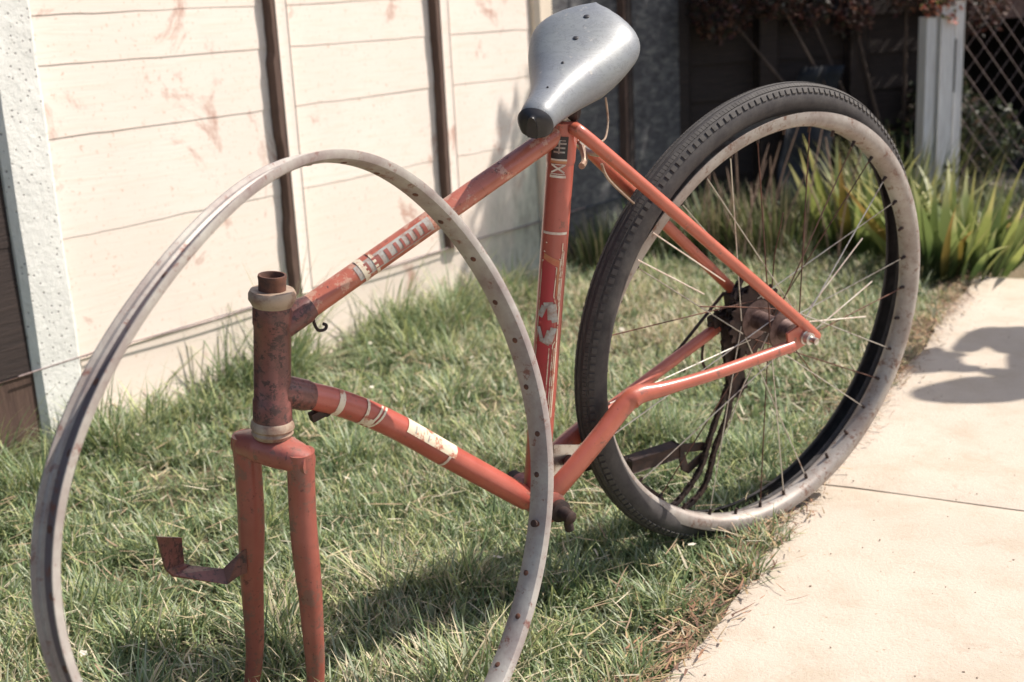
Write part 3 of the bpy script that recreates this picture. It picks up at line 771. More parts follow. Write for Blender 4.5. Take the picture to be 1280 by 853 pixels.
# crown: broad bridge with rounded shoulders, swept across FS
for i in range(n+1):
    a = -1+2*i/n; x = a*.0500; e = sqrt(max(0, 1-abs(a)**5))
    top = -.002+.010*abs(a)**2.2; hh = .034-.012*abs(a)**2; dep = .0190*max(e, .55)*(1.0 if abs(a) > .35 else 1.12)
    c = CR+FS*x+HA*(top+hh*.5)
    rings.append([c+FF*(dep*cos(q))*1.0+HA*(hh*.5*(1 if abs(sin(q)) < .01 else 1))*math.copysign(abs(sin(q))**.6, sin(q)) for q in [2*pi*k/16 for k in range(16)]])
for R in rings: vs += R
for i in range(n):
    for k in range(16): fs.append((i*16+k, i*16+(k+1) % 16, (i+1)*16+(k+1) % 16, (i+1)*16+k))
fs += [tuple(range(15, -1, -1)), tuple(n*16+k for k in range(16))]
fork = mesh('fork', vs, fs, M['redworn'], bike)
def blade(sg):
    pts = []; rs = []
    for i in range(25):
        f = i/24; L = .012+.345*f; x = sg*(.0380+.0085*f); fwd = .000-.026*f+.016*max(0, (f-.75)/.25)**2
        if i == 0: L -= .004
        bulge = sg*(-.003*sin(pi*min(f*2, 1)))
        pts.append(CR+FS*(x+bulge)+HA*L+FF*fwd); rs.append(.0160 if f < .35 else .0160-.0065*(f-.35)/.65)
    g = G(); g.tube(pts, rs, 20, flat=(FS, .86)); b = g.out('fork_blade', M['redworn'], fork)
    g = G(); p = pts[-1]; g.box(p+HA*.010+FF*.004, FS*.0022, FF*.010, HA*.015, .001); g.out('fork_end', M['rust'], fork)
    return pts
LB = blade(-1); RB = blade(1)
# lamp bracket: twisted flat bar bolted to the left blade in the picture
def brk(x, y, s): return px(x, y, s)
bl = LB[12]
L_ = [brk(308, 686, -.030), brk(300, 691, -.035), brk(279, 711, -.045), brk(238, 708, -.06), brk(229, 704, -.062), brk(226, 672, -.055)]
R_ = [brk(309, 716, -.030), brk(301, 718, -.033), brk(284, 731, -.036), brk(216, 720, -.045), brk(207, 712, -.044), brk(196, 671, -.036)]
g = G(); g.strip(L_, R_, .0028); g.out('lamp_bracket', M['rustred'], fork, False)
# little hook under the top tube, cable clip under the down tube
g = G(); hk = B(.652, .318)
g.tube(smoothpath([px(391, 396), px(393, 405), px(398, 413), px(406, 412), px(408, 407), px(404, 405)], 4), .0018, 8); g.out('cable_hook', M['darkrust'], tt)
g = G(); g.lathe(px(402, 511), (B(.5, 0)-B(.6, .13)), [(-.008, .006), (.010, .006), (.012, .004)], 12); g.box(px(397, 518), UU*.009, WW*.005, SS*.005, .001); g.out('cable_clip', M['darkrust'], dt)
g = G(); g.lathe(px(560, 562), (px(552, 540)-px(560, 562)), [(0, .003), (.003, .003)], 8); g.out('braze_on', M['cream'], dt)

# --- stays
near_cs = smoothpath([B(.437, -.046, .018), px(700, 606, .026), px(742, 556, .032), px(778, 510, .034), px(797, 494, .036), px(830, 486, .042), px(900, 465, .052), B(.022, -.004, .062)], 5)
m = len(near_cs)
rs = [(.0145 if k/m < .5 else .0145-.0060*(k/m-.5)/.25 if k/m < .75 else .0085) for k in range(m)]
frametube('chain_stay', near_cs, rs, M['red'], 18, flat=(SS, [.75 if k/m < .5 else .95 for k in range(m)]))
far_cs = smoothpath([B(.430, -.045, -.018), px(694, 567, -.03), px(760, 512, -.045), px(893, 412, -.058), B(.02, .0, -.062)], 5)
m = len(far_cs); frametube('chain_stay', far_cs, [.013 if k < m*.4 else .0085 for k in range(m)], M['red'], 16)
frametube('chain_stay_bridge', [px(716, 590, .026), px(706, 566, -.026)], .007, M['rust'], 10)
g = G(); g.strip([px(692, 556, -.01), px(690, 585, -.005), px(693, 622, 0)], [px(728, 556, -.01), px(712, 585, -.005), px(700, 622, 0)], .0015); g.out('guard_bracket', M['chrome'], bike, False)
near_ss = [B(.292, .402, .016), B(.252, .352, .034), B(-.0, .012, .064)]
frametube('seat_stay', smoothpath([px(716, 160, .018), px(762, 196, .036), px(1002, 404, .062), px(1012, 418, .064)], 6), .0078, M['red'], 16)
frametube('seat_stay', smoothpath([px(716, 170, -.016), px(745, 197, -.032), px(915, 362, -.060), px(930, 380, -.062)], 6), .0078, M['red'], 16)
# clamp bridge with bright cable pieces between the stays
g = G(); g.tube(smoothpath([px(722, 178, -.02), px(738, 190, 0), px(762, 192, .03)], 4), .0045, 8); g.out('brake_bridge', M['chrome'], bike)
g = G(); g.tube(smoothpath([px(727, 182, -.01), px(731, 200, 0), px(727, 208, .01)], 4), .004, 8)
g.tube(smoothpath([px(752, 205, .0), px(762, 226, .0), px(796, 258, .0)], 4), .0018, 6); g.out('brake_cable', M['cup'], bike)
g = G(); g.tube(smoothpath([px(757, 122, -.01), px(760, 150, -.01), px(757, 172, 0), px(750, 178, .01)], 5), .0012, 6); g.out('brake_cable', M['cup'], bike)
# dropouts
for s_d, nm in ((.063, 1), (-.063, 2)):
    g = G(); g.box(B(.010, .004, s_d), UU*.022, WW*.017, SS*.0022, .002); g.out('dropout', M['red'] if nm == 1 else M['darkrust'], bike)
    g = G(); sg = 1 if s_d > 0 else -1
    g.lathe(B(0, 0, s_d+sg*.002), SS*sg, [(0, .010), (.003, .010), (.0035, .0085), (.011, .0085), (.012, .005), (.022, .005)], 6 if False else 12); g.out('axle_nut', M['chrome'] if nm == 1 else M['darkrust'], bike)

# --- saddle (twisted on its post, nose down)
g = G(); g.tube([ST1-SA*.01, ST1+SA*.025], .0115, 20); g.out('seat_post', M['chrome'], bike)
m1 = Matrix.Rotation(.528, 3, WW); SF = m1 @ UU; SR = m1 @ SS
m2 = Matrix.Rotation(.20, 3, SR); SF = m2 @ SF; SU = m2 @ WW
m3 = Matrix.Rotation(-.222, 3, SF); SR = m3 @ SR; SU = m3 @ SU
SADDLE_O = B(.257, .483, -.010)
SADL = dict(nose=.130, rear=.103)
n = 40; q = 30; vs = []; fs = []
def halfw(f):  # f 0 nose..1 rear
    f = min(max(f, 0), 1)
    a = .0185+.006*f; b = .048/(1+math.exp(-(f-.50)*8)); end = sqrt(max(0, 1-max(0, (f-.76)/.2405)**2.3)); ns = sqrt(max(0, 1-(1-min(f/.06, 1))**2))
    return (a+b)*end*(.35+.65*ns)
for i in range(n+1):
    f = i/n; L = SADL['nose']-(SADL['nose']+SADL['rear'])*f; hw_ = max(halfw(f), .002)
    sp = .012*(f-.42)**2*4-.004-.010*max(0, (.10-f)/.10)**2+.004*f-.012*max(0, (f-.72)/.28)**2
    dp = .017+.016*min(f/.5, 1)-.004*max(0, (f-.8)/.2)
    for k in range(q+1):
        ph = radians(118)*(-1+2*k/q); x = hw_*math.copysign(abs(sin(ph))**(.92 if abs(ph) < pi/2 else .75), ph); y = -dp*(1-cos(ph))
        vs.append(SADDLE_O+SF*L+SR*x+SU*(sp+y))
for i in range(n):
    for k in range(q): fs.append((i*(q+1)+k, i*(q+1)+k+1, (i+1)*(q+1)+k+1, (i+1)*(q+1)+k))
fs += [tuple(range(q, -1, -1)), tuple(n*(q+1)+k for k in range(q+1))]
sad = mesh('saddle', vs, fs, M['silver'], bike); md = sad.modifiers.new('thickness', 'SOLIDIFY'); md.thickness = .003; md.offset = -1
# nose cap
vs = []; fs = []; n2 = 8
for i in range(n2+1):
    f = -.012+.050*i/n2; ff = max(f, 0); L = SADL['nose']-(SADL['nose']+SADL['rear'])*f+.0015
    hw_ = max(halfw(ff), .002)*1.06+.0008; hw_ *= (1 if f > 0 else .8)
    sp = .012*(ff-.42)**2*4-.004-.010*max(0, (.10-ff)/.10)**2+.0012
    for k in range(q+1):
        ph = radians(122)*(-1+2*k/q); x = hw_*math.copysign(abs(sin(ph))**(.92 if abs(ph) < pi/2 else .75), ph); y = -(.0175+.016*min(ff/.5, 1))*(1-cos(ph))
        vs.append(SADDLE_O+SF*L+SR*x+SU*(sp+y))
for i in range(n2):
    for k in range(q): fs.append((i*(q+1)+k, i*(q+1)+k+1, (i+1)*(q+1)+k+1, (i+1)*(q+1)+k))
fs += [tuple(range(q, -1, -1)), tuple(n2*(q+1)+k for k in range(q+1))]
mesh('nose_cap', vs, fs, M['blackplastic'], sad)
for f, rr in ((.84, .0036), (.66, .0033), (.45, .0018), (.22, .0013)):
    L = SADL['nose']-(SADL['nose']+SADL['rear'])*f; sp = .012*(f-.42)**2*4-.004+.004*f-.012*max(0, (f-.72)/.28)**2
    g = G(); g.lathe(SADDLE_O+SF*L+SU*(sp-.002), SU, [(0, rr), (.0028, rr), (.0034, rr*.6)], 12); g.out('rivet', M['blackplastic'], sad)
g = G()
for sg in (1, -1):
    P = lambda a, b, c: SADDLE_O+SF*a+SR*(b*sg)+SU*c
    g.tube(smoothpath([P(.112, .004, -.026), P(.06, .016, -.040), P(-.02, .020, -.044), P(-.06, .026, -.044), P(-.095, .040, -.026)], 5), .0034, 8)
g.out('saddle_rail', M['chrome'], sad)
g = G(); g.lathe(ST1+SA*.016-SR*.018, SR, [(0, .008), (.004, .011), (.032, .011), (.036, .008)], 16); g.out('saddle_clamp', M['darkrust'], sad)

# --- rear wheel
wheel = None
NW = 180
def circle(fn):
    out = []
    for i in range(NW):
        t = 2*pi*i/NW; (du, dw, s, R) = fn(t); rad = (UU*cos(t)+WW*sin(t)); out.append((B(du, dw, s)+rad*R, rad, SS))
    return out
def rimfn(t):
    tt_ = (t+radians(5)+pi) % (2*pi)-pi
    return (0, -.007, -.001+.008*(1-cos(t))/2-.026*math.exp(-(tt_/radians(50))**4), .297)
rimprof = [(.009, .0150), (.009, .0132), (.003, .0125), (-.001, .0085), (-.003, .0), (-.001, -.0085), (.003, -.0125), (.009, -.0132), (.009, -.0150), (.004, -.0152), (-.005, -.0142), (-.0095, -.0095), (-.0105, 0), (-.0095, .0095), (-.005, .0142), (.004, .0152)]
rc_ = circle(rimfn); rc2 = []
for i, (c, rad, a_) in enumerate(rc_):
    ro = radians(30)*max(0, -cos(2*pi*i/NW))**1.2; rc2.append((c, (rad*cos(ro)-a_*sin(ro)), (a_*cos(ro)+rad*sin(ro))))
g = G(); g.loop(rc2, rimprof); wheel = g.out('rear_rim', M['rimr'], bike)
def tyrefn(t):
    slip = (1-cos(t-radians(62)))/2       # 0 at upper front, 1 at lower rear
    return (.004*(1-slip)+.0, .002-.004*slip, -.001-.027*slip**.8, .3165-.004*slip)
tp = []
for k in range(22):
    a = radians(-150)+radians(300)*k/21; rr = .0205; tp.append((rr*cos(a)*1.02, rr*sin(a)*.98))
for k in range(21, -1, -1):
    a = radians(-150)+radians(300)*k/21; tp.append((.0175*cos(a), .0175*sin(a)))
g = G(); g.loop(circle(tyrefn), tp); tyre = g.out('rear_tyre', M['rubber'], bike)
tc = circle(tyrefn)
g = G()
for i in range(NW):
    for sub in (0, .5):
        c0, r0, a0 = tc[i]; c1, r1, a1 = tc[(i+1) % NW]; c = c0.lerp(c1, sub); r_ = r0.lerp(r1, sub).normalized(); tdir = SS.cross(r_).normalized()
        for adeg, tw, lw in ((52, .0036, .0034), (-52, .0036, .0034), (26, .0026, .0030), (-26, .0026, .0030), (0, .0042, .0020)):
            if sub and abs(adeg) == 52: continue
            a = radians(adeg); nrm = r_*cos(a)+SS*sin(a); tg = -r_*sin(a)+SS*cos(a)
            g.box(c+nrm*.0207, tdir*tw, tg*lw, nrm*.0011)
o = g.out('tyre_tread', M['lug'], tyre, False); o['kind'] = 'stuff'
# hub
g = G(); g.lathe(B(0, 0, -.058), SS, [(0, .006), (.018, .006), (.019, .012), (.030, .013), (.031, .029), (.034, .029), (.035, .014), (.060, .0125), (.082, .014), (.083, .029), (.086, .029), (.087, .016), (.100, .012), (.101, .006), (.116, .006)], 36)
hub = g.out('rear_hub', simple('brown_rusted_hub', (.20, .135, .12), .55, .5, (.08, .045, .04), 60), bike)
# freewheel: stack of toothed sprockets
def sprocket(s, r, teeth, th=.0022):
    pr = []
    for k in range(teeth*4):
        a = 2*pi*k/(teeth*4); rr = r+(.0040 if k % 4 in (0, 1) else -.0018); pr.append((rr*cos(a), rr*sin(a)))
    n = len(pr); vs = [B(x, y, s) for x, y in pr]+[B(x, y, s-th) for x, y in pr]
    return vs, [tuple(range(n)), tuple(range(2*n-1, n-1, -1))]+[(k, k+n, (k+1) % n+n, (k+1) % n) for k in range(n)]
fw = None
for k, (s_, r_, tth) in enumerate([(-.025, .050, 22), (-.033, .044, 20), (-.041, .037, 17), (-.048, .030, 14), (-.054, .025, 12)]):
    v_, f_ = sprocket(s_, r_, tth); g = G(); g.add(v_, f_)
    if k == 0:
        g.lathe(B(0, 0, -.056), SS, [(0, .018), (.032, .020)], 20); fw = g.out('freewheel', M['darkrust'], bike, False)
    else: g.out('sprocket', M['darkrust'], fw, False)
# spokes: laced pattern with some missing and some snapped
r = random.Random(12); nh = 36
missing = {1, 5, 12, 17, 20, 25, 29, 34}
for k in range(nh):
    t = 2*pi*(k+.3)/nh; side = 1 if k % 2 else -1; sh = .0275 if side > 0 else -.025
    ho = t+(1 if (k//2) % 2 else -1)*radians(62)
    hp = B(.031*cos(ho), .031*sin(ho), sh)
    c, rad, a_ = circle(rimfn)[int((k+.3)/nh*NW)]
    rp = c+rad*(-.010)
    g = G(); g.tube([c+rad*(-.008), c+rad*(-.019)], [.0028, .0021], 8); g.out('nipple', M['darkrust'], wheel)
    if k in missing: continue
    if k % 7 == 3:
        d = (rp-hp); e = hp+d*.55+SS*.01; pts = [hp, hp+d*.3, e]
    else: pts = [hp, rp]
    g = G(); g.tube(pts, .0009, 6); g.out('spoke', M['chrome'] if r.random() < .55 else M['rust'], wheel)
for a_, b_ in (((1012, 385), (1078, 298)), ((1010, 420), (1090, 352)), ((1004, 403), (1082, 396)), ((816, 291), (906, 352)), ((797, 325), (880, 368))):
    g = G(); g.tube([px(*a_, .02), px(*b_, .02)], .0010, 6); g.out('spoke', M['white'], wheel)  # off-white colour paints the sun highlight on these spokes
# chain on freewheel and hanging down
def chain(name, pts, parent, w=.0042):
    P = smoothpath(pts, 10)
    # resample at link pitch
    out = [P[0]]; acc = 0
    for i in range(1, len(P)):
        seg = (P[i]-P[i-1]).length; 
        while acc+seg >= .0127:
            f = (.0127-acc)/seg; p = P[i-1].lerp(P[i], f); out.append(p); P[i-1] = p; seg = (P[i]-p).length; acc = 0
        acc += seg
    g = G()
    for i in range(len(out)-1):
        a, b_ = out[i], out[i+1]; d = (b_-a).normalized(); sd = SS if abs(d.dot(SS)) < .9 else UU; nn = d.cross(sd).normalized(); sd = nn.cross(d)
        for sg in (1, -1):
            hw_ = .0030 if i % 2 else .0021
            g.box((a+b_)/2+sd*sg*hw_, d*.0080, nn*w*.85, sd*.0006)
        g.lathe(a-sd*.0036, sd, [(0, .0034), (.0072, .0034)], 8)
    o = g.out(name, M['darkrust'], parent, False); o['kind'] = 'stuff'; return o
ch_s = -.044
wrap = [B(.043*cos(a), .043*sin(a), ch_s+.004) for a in [radians(200+q*22) for q in range(-9, 5)]]
chain('chain', wrap+[px(905, 496, -.05), px(887, 548, -.05), px(873, 591, -.05), px(839, 634, -.045), px(822, 620, -.04), px(797, 604, -.035)], bike)
chain('chain', [B(.050, -.02, ch_s), px(912, 505, -.047), px(894, 559, -.047), px(881, 607, -.05), px(856, 636, -.045), px(842, 640, -.04)], bike)
chain('chain', [B(.035, .050, -.03), B(-.005, .062, -.045), B(-.035, .030, -.05), B(-.03, -.025, -.05), B(.0, -.052, -.048), B(.04, -.075, -.05), B(.035, -.125, -.052), B(.012, -.105, -.05)], bike)
# rear gear mechanism: cage, arm and jockey wheels tangled with the chain
g = G()
g.box(px(815, 572, -.062), (px(845, 562, -.062)-px(785, 582, -.062))*.5, (px(815, 580, -.062)-px(815, 564, -.062))*.5, SS*.008, .002)
g.strip([px(846, 556, -.06), px(880, 553, -.058)], [px(847, 566, -.06), px(880, 563, -.058)], .003)
g.strip([px(846, 560, -.06), px(852, 588, -.058)], [px(853, 560, -.06), px(862, 590, -.058)], .003)
g.strip([px(852, 588, -.06), px(884, 560, -.058)], [px(860, 592, -.06), px(886, 568, -.058)], .003)
mech = g.out('gear_mechanism', M['darkrust'], bike, False)
v_, f_ = sprocket(0, .016, 9, .004)
for (x, y) in ((917, 487), (899, 402)):
    c = px(x, y, -.055)-AXL; g = G(); g.add([v+c for v in v_], f_); g.out('jockey_wheel', M['darkrust'], mech, False)
g = G(); g.strip([px(898, 395, -.05), px(905, 440, -.052), px(918, 490, -.052)], [px(912, 392, -.05), px(924, 440, -.052), px(934, 485, -.052)], .003)
g.box(px(896, 400, -.058), UU*.012, WW*.008, SS*.008, .002); g.box(px(918, 372, -.058), UU*.014, WW*.012, SS*.008, .002)
g.out('gear_cage', M['darkrust'], mech, False)
g = G(); g.tube([px(845, 441, -.07), px(905, 366, -.062)], .0024, 8); g.lathe(px(845, 441, -.07), px(905, 366, -.062)-px(845, 441, -.07), [(-.006, .0035), (.002, .0038), (.004, .0028)], 8); g.out('gear_cable', M['darkrust'], bike)
g = G(); g.tube(smoothpath([px(880, 425, -.055), px(878, 452, -.06), px(890, 468, -.055), px(905, 455, -.05)], 5), .002, 6); g.out('cable_loop', M['darkrust'], bike)
# crank and pedal on the far side
g = G(); c0 = B(.430, -.05, -.052); c1 = B(.285, -.105, -.062); g.tube([c0, c1], [.011, .008], 12, flat=(SS, .6)); g.lathe(c0-SS*.008, SS, [(0, .014), (.016, .014)], 16); cr_ = g.out('crank_arm', M['darkrust'], bike)

# --- decals: thin curved patches on the tubes, facing the camera
def decal(name, A, D, rad, polys, mat, parent, lift=.0004):
    """polys: list of (l0,l1,a0,a1) or quads [(l,a)x4] in metres along tube and metres around (0 = facing the camera, + = right in view)"""
    D = D.normalized(); view = (Vector((0, 0, H))-A); N0 = (view-D*view.dot(D)).normalized(); N1 = D.cross(N0)
    if N1.dot(Vector((1, 0, 0))) < 0: N1 = -N1
    g = G()
    for P in polys:
        if len(P) == 4 and not isinstance(P[0], (tuple, list)): P = [(P[0], P[2]), (P[0], P[3]), (P[1], P[3]), (P[1], P[2])]
        n = 6; vs = []
        for i in range(n+1):
            for j in range(2):
                f = i/n
                a = (P[0][1]*(1-f)+P[1][1]*f) if j == 0 else (P[3][1]*(1-f)+P[2][1]*f)
                l = (P[0][0]*(1-f)+P[1][0]*f) if j == 0 else (P[3][0]*(1-f)+P[2][0]*f)
                th = a/rad; vs.append(A+D*l+(N0*cos(th)+N1*sin(th))*(rad+lift))
        g.add(vs, [(i*2, i*2+2, i*2+3, i*2+1) for i in range(n)])
    return g.out(name, mat, parent)
def line(p, q_, w):  # thin quad between (l,a) points
    dl, da = q_[0]-p[0], q_[1]-p[1]; L = sqrt(dl*dl+da*da) or 1; nl, na = -da/L*w/2, dl/L*w/2
    return [(p[0]+nl, p[1]+na), (p[0]-nl, p[1]-na), (q_[0]-nl, q_[1]-na), (q_[0]+nl, q_[1]+na)]
SDv = ST1-ST0
def lseat(y): # photo row -> distance along the seat tube
    best = min(range(0, 500), key=lambda k: abs(prow(ST0+SDv.normalized()*k*.001)-y)); return best*.001
def prow(P):
    qv = Rwc @ (P-Vector((0, 0, H))); return 426.5-F*qv.y/-qv.z
l = lseat; R0 = .0162
decal('decal', ST0, SDv, R0, [(l(168), l(197), -.011, .007)], M['black'], st, .0018)
decal('decal', ST0, SDv, R0, [(l(172), l(174), -.008, .004), (l(176), l(178), -.009, .005), (l(181), l(183), -.008, .004), (l(172), l(190), -.003, -.0015), (l(186), l(188), -.008, .004)], M['grey'], st, .0022)
decal('decal', ST0, SDv, R0, [(l(197.5), l(201), -.011, .007)], M['gold'], st, .0018)
decal('decal', ST0, SDv, R0, [(l(216), l(219), -.0105, .007), (l(196), l(198), -.0105, .007)]+[line((l(203), -.009), (l(213), .005), .002), line((l(213), -.009), (l(203), .005), .002), (l(202), l(203.5), -.010, .006), (l(213.5), l(215), -.010, .006)], M['white'], st, .0021)
decal('decal', ST0, SDv, R0, [(l(287), l(289.5), -.016, .016)], M['white'], st)
decal('decal', ST0, SDv, R0, [[(l(312), -.014), (l(322), .005), (l(490), .009), (l(500), -.014)]], M['darkred'], st, .0003)
wl = .0011
decal('decal', ST0, SDv, R0, [line((l(300), -.010), (l(310), .013), wl), line((l(310), .013), (l(378), .012), wl), line((l(378), .012), (l(520), .012), wl*1.6),
    line((l(311), -.012), (l(321), .009), wl), line((l(321), .009), (l(370), .009), wl), line((l(323), -.013), (l(331), .005), wl), line((l(331), .005), (l(366), .004), wl), line((l(300), .0105), (l(378), .0105), wl), line((l(430), .0095), (l(520), .0095), wl),
    line((l(366), .004), (l(382), .009), wl), line((l(500), .007), (l(426), .007), wl), line((l(500), .003), (l(430), .003), wl), line((l(426), .007), (l(422), .010), wl), line((l(500), -.0135), (l(323), -.0135), wl)], M['cream'], st, .0009)
decal('decal', ST0, SDv, R0, [[(l(313), -.012), (l(322), .007), (l(330), .006), (l(321), -.012)], (l(322), l(366), .006, .0085)], M['gold'], st, .0006)
# two-part hooked emblem
decal('decal', ST0, SDv, R0, [line((l(392), -.011), (l(378), -.006), .007), line((l(377), -.007), (l(376), .004), .006), line((l(376), .003), (l(398), .008), .008), line((l(378), -.001), (l(395), .001), .004),
    line((l(405), .007), (l(424), .002), .008), line((l(424), .003), (l(420), -.008), .006), line((l(422), -.006), (l(405), -.012), .005), line((l(408), .001), (l(424), -.003), .004)], M['grey'], st, .0012)
decal('decal', ST0, SDv, R0, [line((l(399), -.011), (l(402), .012), .0022)], M['darkred'], st, .0015)
# top tube: worn lettering band
TD = TT1-TT0; TL = TD.length
def ltop(x):
    best = min(range(0, 400), key=lambda k: abs(pcol(TT0+TD.normalized()*k*.001)-x)); return best*.001
def pcol(P):
    qv = Rwc @ (P-Vector((0, 0, H))); return 640+F*qv.x/-qv.z
t_ = ltop; RT = .0127
decal('decal', TT0, TD, RT, [(t_(442), t_(534), -.007, .010)], M['grey'], tt, .0004)
decal('decal', TT0, TD, RT, [(t_(x), t_(x+w_), -.004, .008) for x, w_ in ((452, 5), (462, 9), (478, 4), (489, 4), (497, 3), (505, 4), (514, 4), (523, 4))]+[(t_(478), t_(530), .0065, .0085)], M['redworn'], tt, .0008)
decal('decal', TT0, TD, RT, [(t_(448), t_(454), -.016, .016), (t_(462), t_(466), -.016, .016)], M['cream'], tt, .0010)
decal('decal', TT0, TD, RT, [(t_(366), t_(385), -.019, .018)], M['grey'], tt, .0004)
# down tube bands: laid on the straight stretches of the bent tube
def dtseg(i): return DTP[i], DTP[i+8]-DTP[i]
A0 = DTP[6]; D0 = DTP[14]-DTP[6]
A1 = DTP[15]; D1 = DTP[24]-DTP[15]
decal('decal', DTP[7], DTP[9]-DTP[7], .015, [(.0, .008, -.018, .018)], M['cream'], dt, .0007)
decal('decal', DTP[11], DTP[14]-DTP[11], .015, [(.0, .004, -.018, .018), [(.008, -.016), (.022, .016), (.025, .016), (.011, -.016)], [(.014, -.016), (.028, .016), (.031, .016), (.017, -.016)], (.002, .016, -.014, -.004)], M['cream'], dt, .0012)
decal('decal', DTP[17], DTP[24]-DTP[17], .015, [(.0, (DTP[24]-DTP[17]).length, .0005, .019)], M['cream'], dt, .0009)
decal('decal', DTP[17], DTP[24]-DTP[17], .015, [(.012, .014, .004, .012), (.034, .036, .003, .010)], M['grey'], dt, .0013)
decal('decal', DTP[23], DTP[25]-DTP[23], .015, [(.004, .008, -.018, .018)], M['white'], dt, .0010)

# ================================================================== loose front rim
rq = [-.1584, 1.1193, .338, -.605, .1474, .314]; rx = [-.0017, .0033, -.0103, .0011, -.0021, -.0024, .0126, -.0017]
rn = Vector((cos(rq[4])*cos(rq[3]), cos(rq[4])*sin(rq[3]), sin(rq[4]))); ra = UZ.cross(rn).normalized(); rb = rn.cross(ra); rc = Vector(rq[:3])
NR = 240; cen = []
for i in range(NR):
    t = 2*pi*i/NR
    r_ = rq[5]+rx[0]*cos(2*t)+rx[1]*sin(2*t)+rx[2]*cos(3*t)+rx[3]*sin(3*t); z_ = rx[4]*cos(2*t)+rx[5]*sin(2*t)+rx[6]*cos(3*t)+rx[7]*sin(3*t)
    cen.append(rc+rn*z_+ra*r_*cos(t)+rb*r_*sin(t))
fr = []
for i in range(NR):
    tg = (cen[(i+1) % NR]-cen[i-1]).normalized(); ax = (rn-tg*rn.dot(tg)).normalized(); rd = tg.cross(ax)
    if rd.dot(cen[i]-rc) < 0: rd = -rd
    fr.append((cen[i], rd, ax))
low = min(cen, key=lambda c: c.z)
root = empty('bare_wheel', (low.x, low.y, 0), 'bare buckled grey wheel rim without spokes standing in front of the bicycle frame', 'wheel')
g = G(); g.loop(fr, [(.0050, .0140), (.0050, .0124), (.0010, .0114), (.0006, .0075), (-.0026, .0060), (-.0026, -.0060), (.0006, -.0075), (.0010, -.0114), (.0050, -.0124), (.0050, -.0140), (.0008, -.0142), (-.0034, -.0120), (-.0052, -.0075), (-.0060, 0), (-.0052, .0075), (-.0034, .0120), (.0008, .0142)])
rim = g.out('rim_hoop', M['rimf'], root)
g = G(); g.loop(fr, [(-.0018, -.0058), (-.0018, .0058), (-.0024, .0058), (-.0024, -.0058)]); g.out('rim_bed_shade', M['rimbed_shade'], root)  # liner darkened for the shade inside the rim channel
for k in range(36):
    c, rd, ax = fr[int((k+.5)/36*NR)]; side = .002*(1 if k % 2 else -1)
    g = G(); g.lathe(c-rd*.0066+ax*side, rd, [(0, .0022), (.0005, .0033), (.0050, .0033), (.0054, .0022)], 12); g.out('spoke_eyelet', M['rust'], root)
g = G(); c, rd, ax = fr[int(.93*NR)]; g.tube([c-rd*.010, c+rd*.004], .0042, 10); g.out('valve_hole', M['darkrust'], root)

# ================================================================== person taking a picture, right of the photo (only the shadow falls in view)
PO = Vector((2.17, 2.66, .012))
person = empty('person', PO, 'person in blue shirt and brown trousers holding a camera, casting the shadow on the path', 'person')
def skin(name, verts, edges, radii, mat, parent, sub=2, root=0):
    off = wloc(parent); me = bpy.data.meshes.new(name); me.from_pydata([tuple(Vector(v)-off) for v in verts], edges, [])
    o = bpy.data.objects.new(name, me); C.objects.link(o); o.parent = parent; me.materials.append(mat)
    m = o.modifiers.new('skin', 'SKIN'); m.use_smooth_shade = True
    for v, r in zip(me.skin_vertices[0].data, radii): v.radius = r if isinstance(r, tuple) else (r, r)
    me.skin_vertices[0].data[root].use_root = True
    m = o.modifiers.new('sub', 'SUBSURF'); m.levels = sub; m.render_levels = sub
    return o
SKN = simple('skin', (.50, .29, .21), .5, 0, (.45, .25, .18), 30, .05)
HC = Vector((2.07, 2.55, 1.545)); V = Vector
pv = [V((2.14, 2.60, .93)), V((2.14, 2.60, 1.10)), V((2.13, 2.60, 1.28)), V((2.11, 2.58, 1.40)), V((2.085, 2.56, 1.47)),
      V((2.14, 2.77, 1.33)), V((2.09, 2.85, 1.35)), V((2.00, 2.66, 1.47)), V((2.14, 2.43, 1.33)), V((2.08, 2.36, 1.20)), V((1.99, 2.47, 1.46)),
      V((2.14, 2.69, .90)), V((2.12, 2.71, .50)), V((2.15, 2.72, .09)), V((2.03, 2.73, .04)), V((2.14, 2.51, .90)), V((2.15, 2.49, .50)), V((2.17, 2.47, .09)), V((2.05, 2.46, .04))]
pv = [v_+V((.05, .04, 0)) for v_ in pv]; HC = HC+V((.05, .04, 0)); pv[6] = V((2.13, 3.00, 1.32)); pv[7] = V((2.09, 2.83, 1.44)); pv[5] = V((2.18, 2.83, 1.35)); pv[10] = V((2.07, 2.70, 1.42))
pe = [(0, 1), (1, 2), (2, 3), (3, 4), (2, 5), (5, 6), (6, 7), (2, 8), (8, 9), (9, 10), (0, 11), (11, 12), (12, 13), (13, 14), (0, 15), (15, 16), (16, 17), (17, 18)]
pr = [(.13, .10), (.12, .09), (.14, .10), .06, .052, .055, .043, .026, .055, .043, .026, .08, .058, .042, .035, .08, .058, .042, .035]
body = skin('body', pv, pe, pr, SKN, person)
MS = simple('blue_shirt', (.10, .16, .26), .8); MT = simple('brown_trousers', (.14, .10, .07), .85)
def rings(name, rows, mat, parent, n=28):
    vs = []; fs = []
    for (c, rx2, ry2) in rows:
        for k in range(n):
            a = 2*pi*k/n; w = 1+.02*sin(a*5+c[2]*30)
            vs.append(V(c)+V((cos(a)*rx2*w, sin(a)*ry2*w, 0)))
    for i in range(len(rows)-1):
        for k in range(n): fs.append((i*n+k, i*n+(k+1) % n, (i+1)*n+(k+1) % n, (i+1)*n+k))
    fs += [tuple(range(n-1, -1, -1)), tuple((len(rows)-1)*n+k for k in range(n))]
    return mesh(name, vs, fs, mat, parent)
cx, cy = pv[1].x, pv[1].y
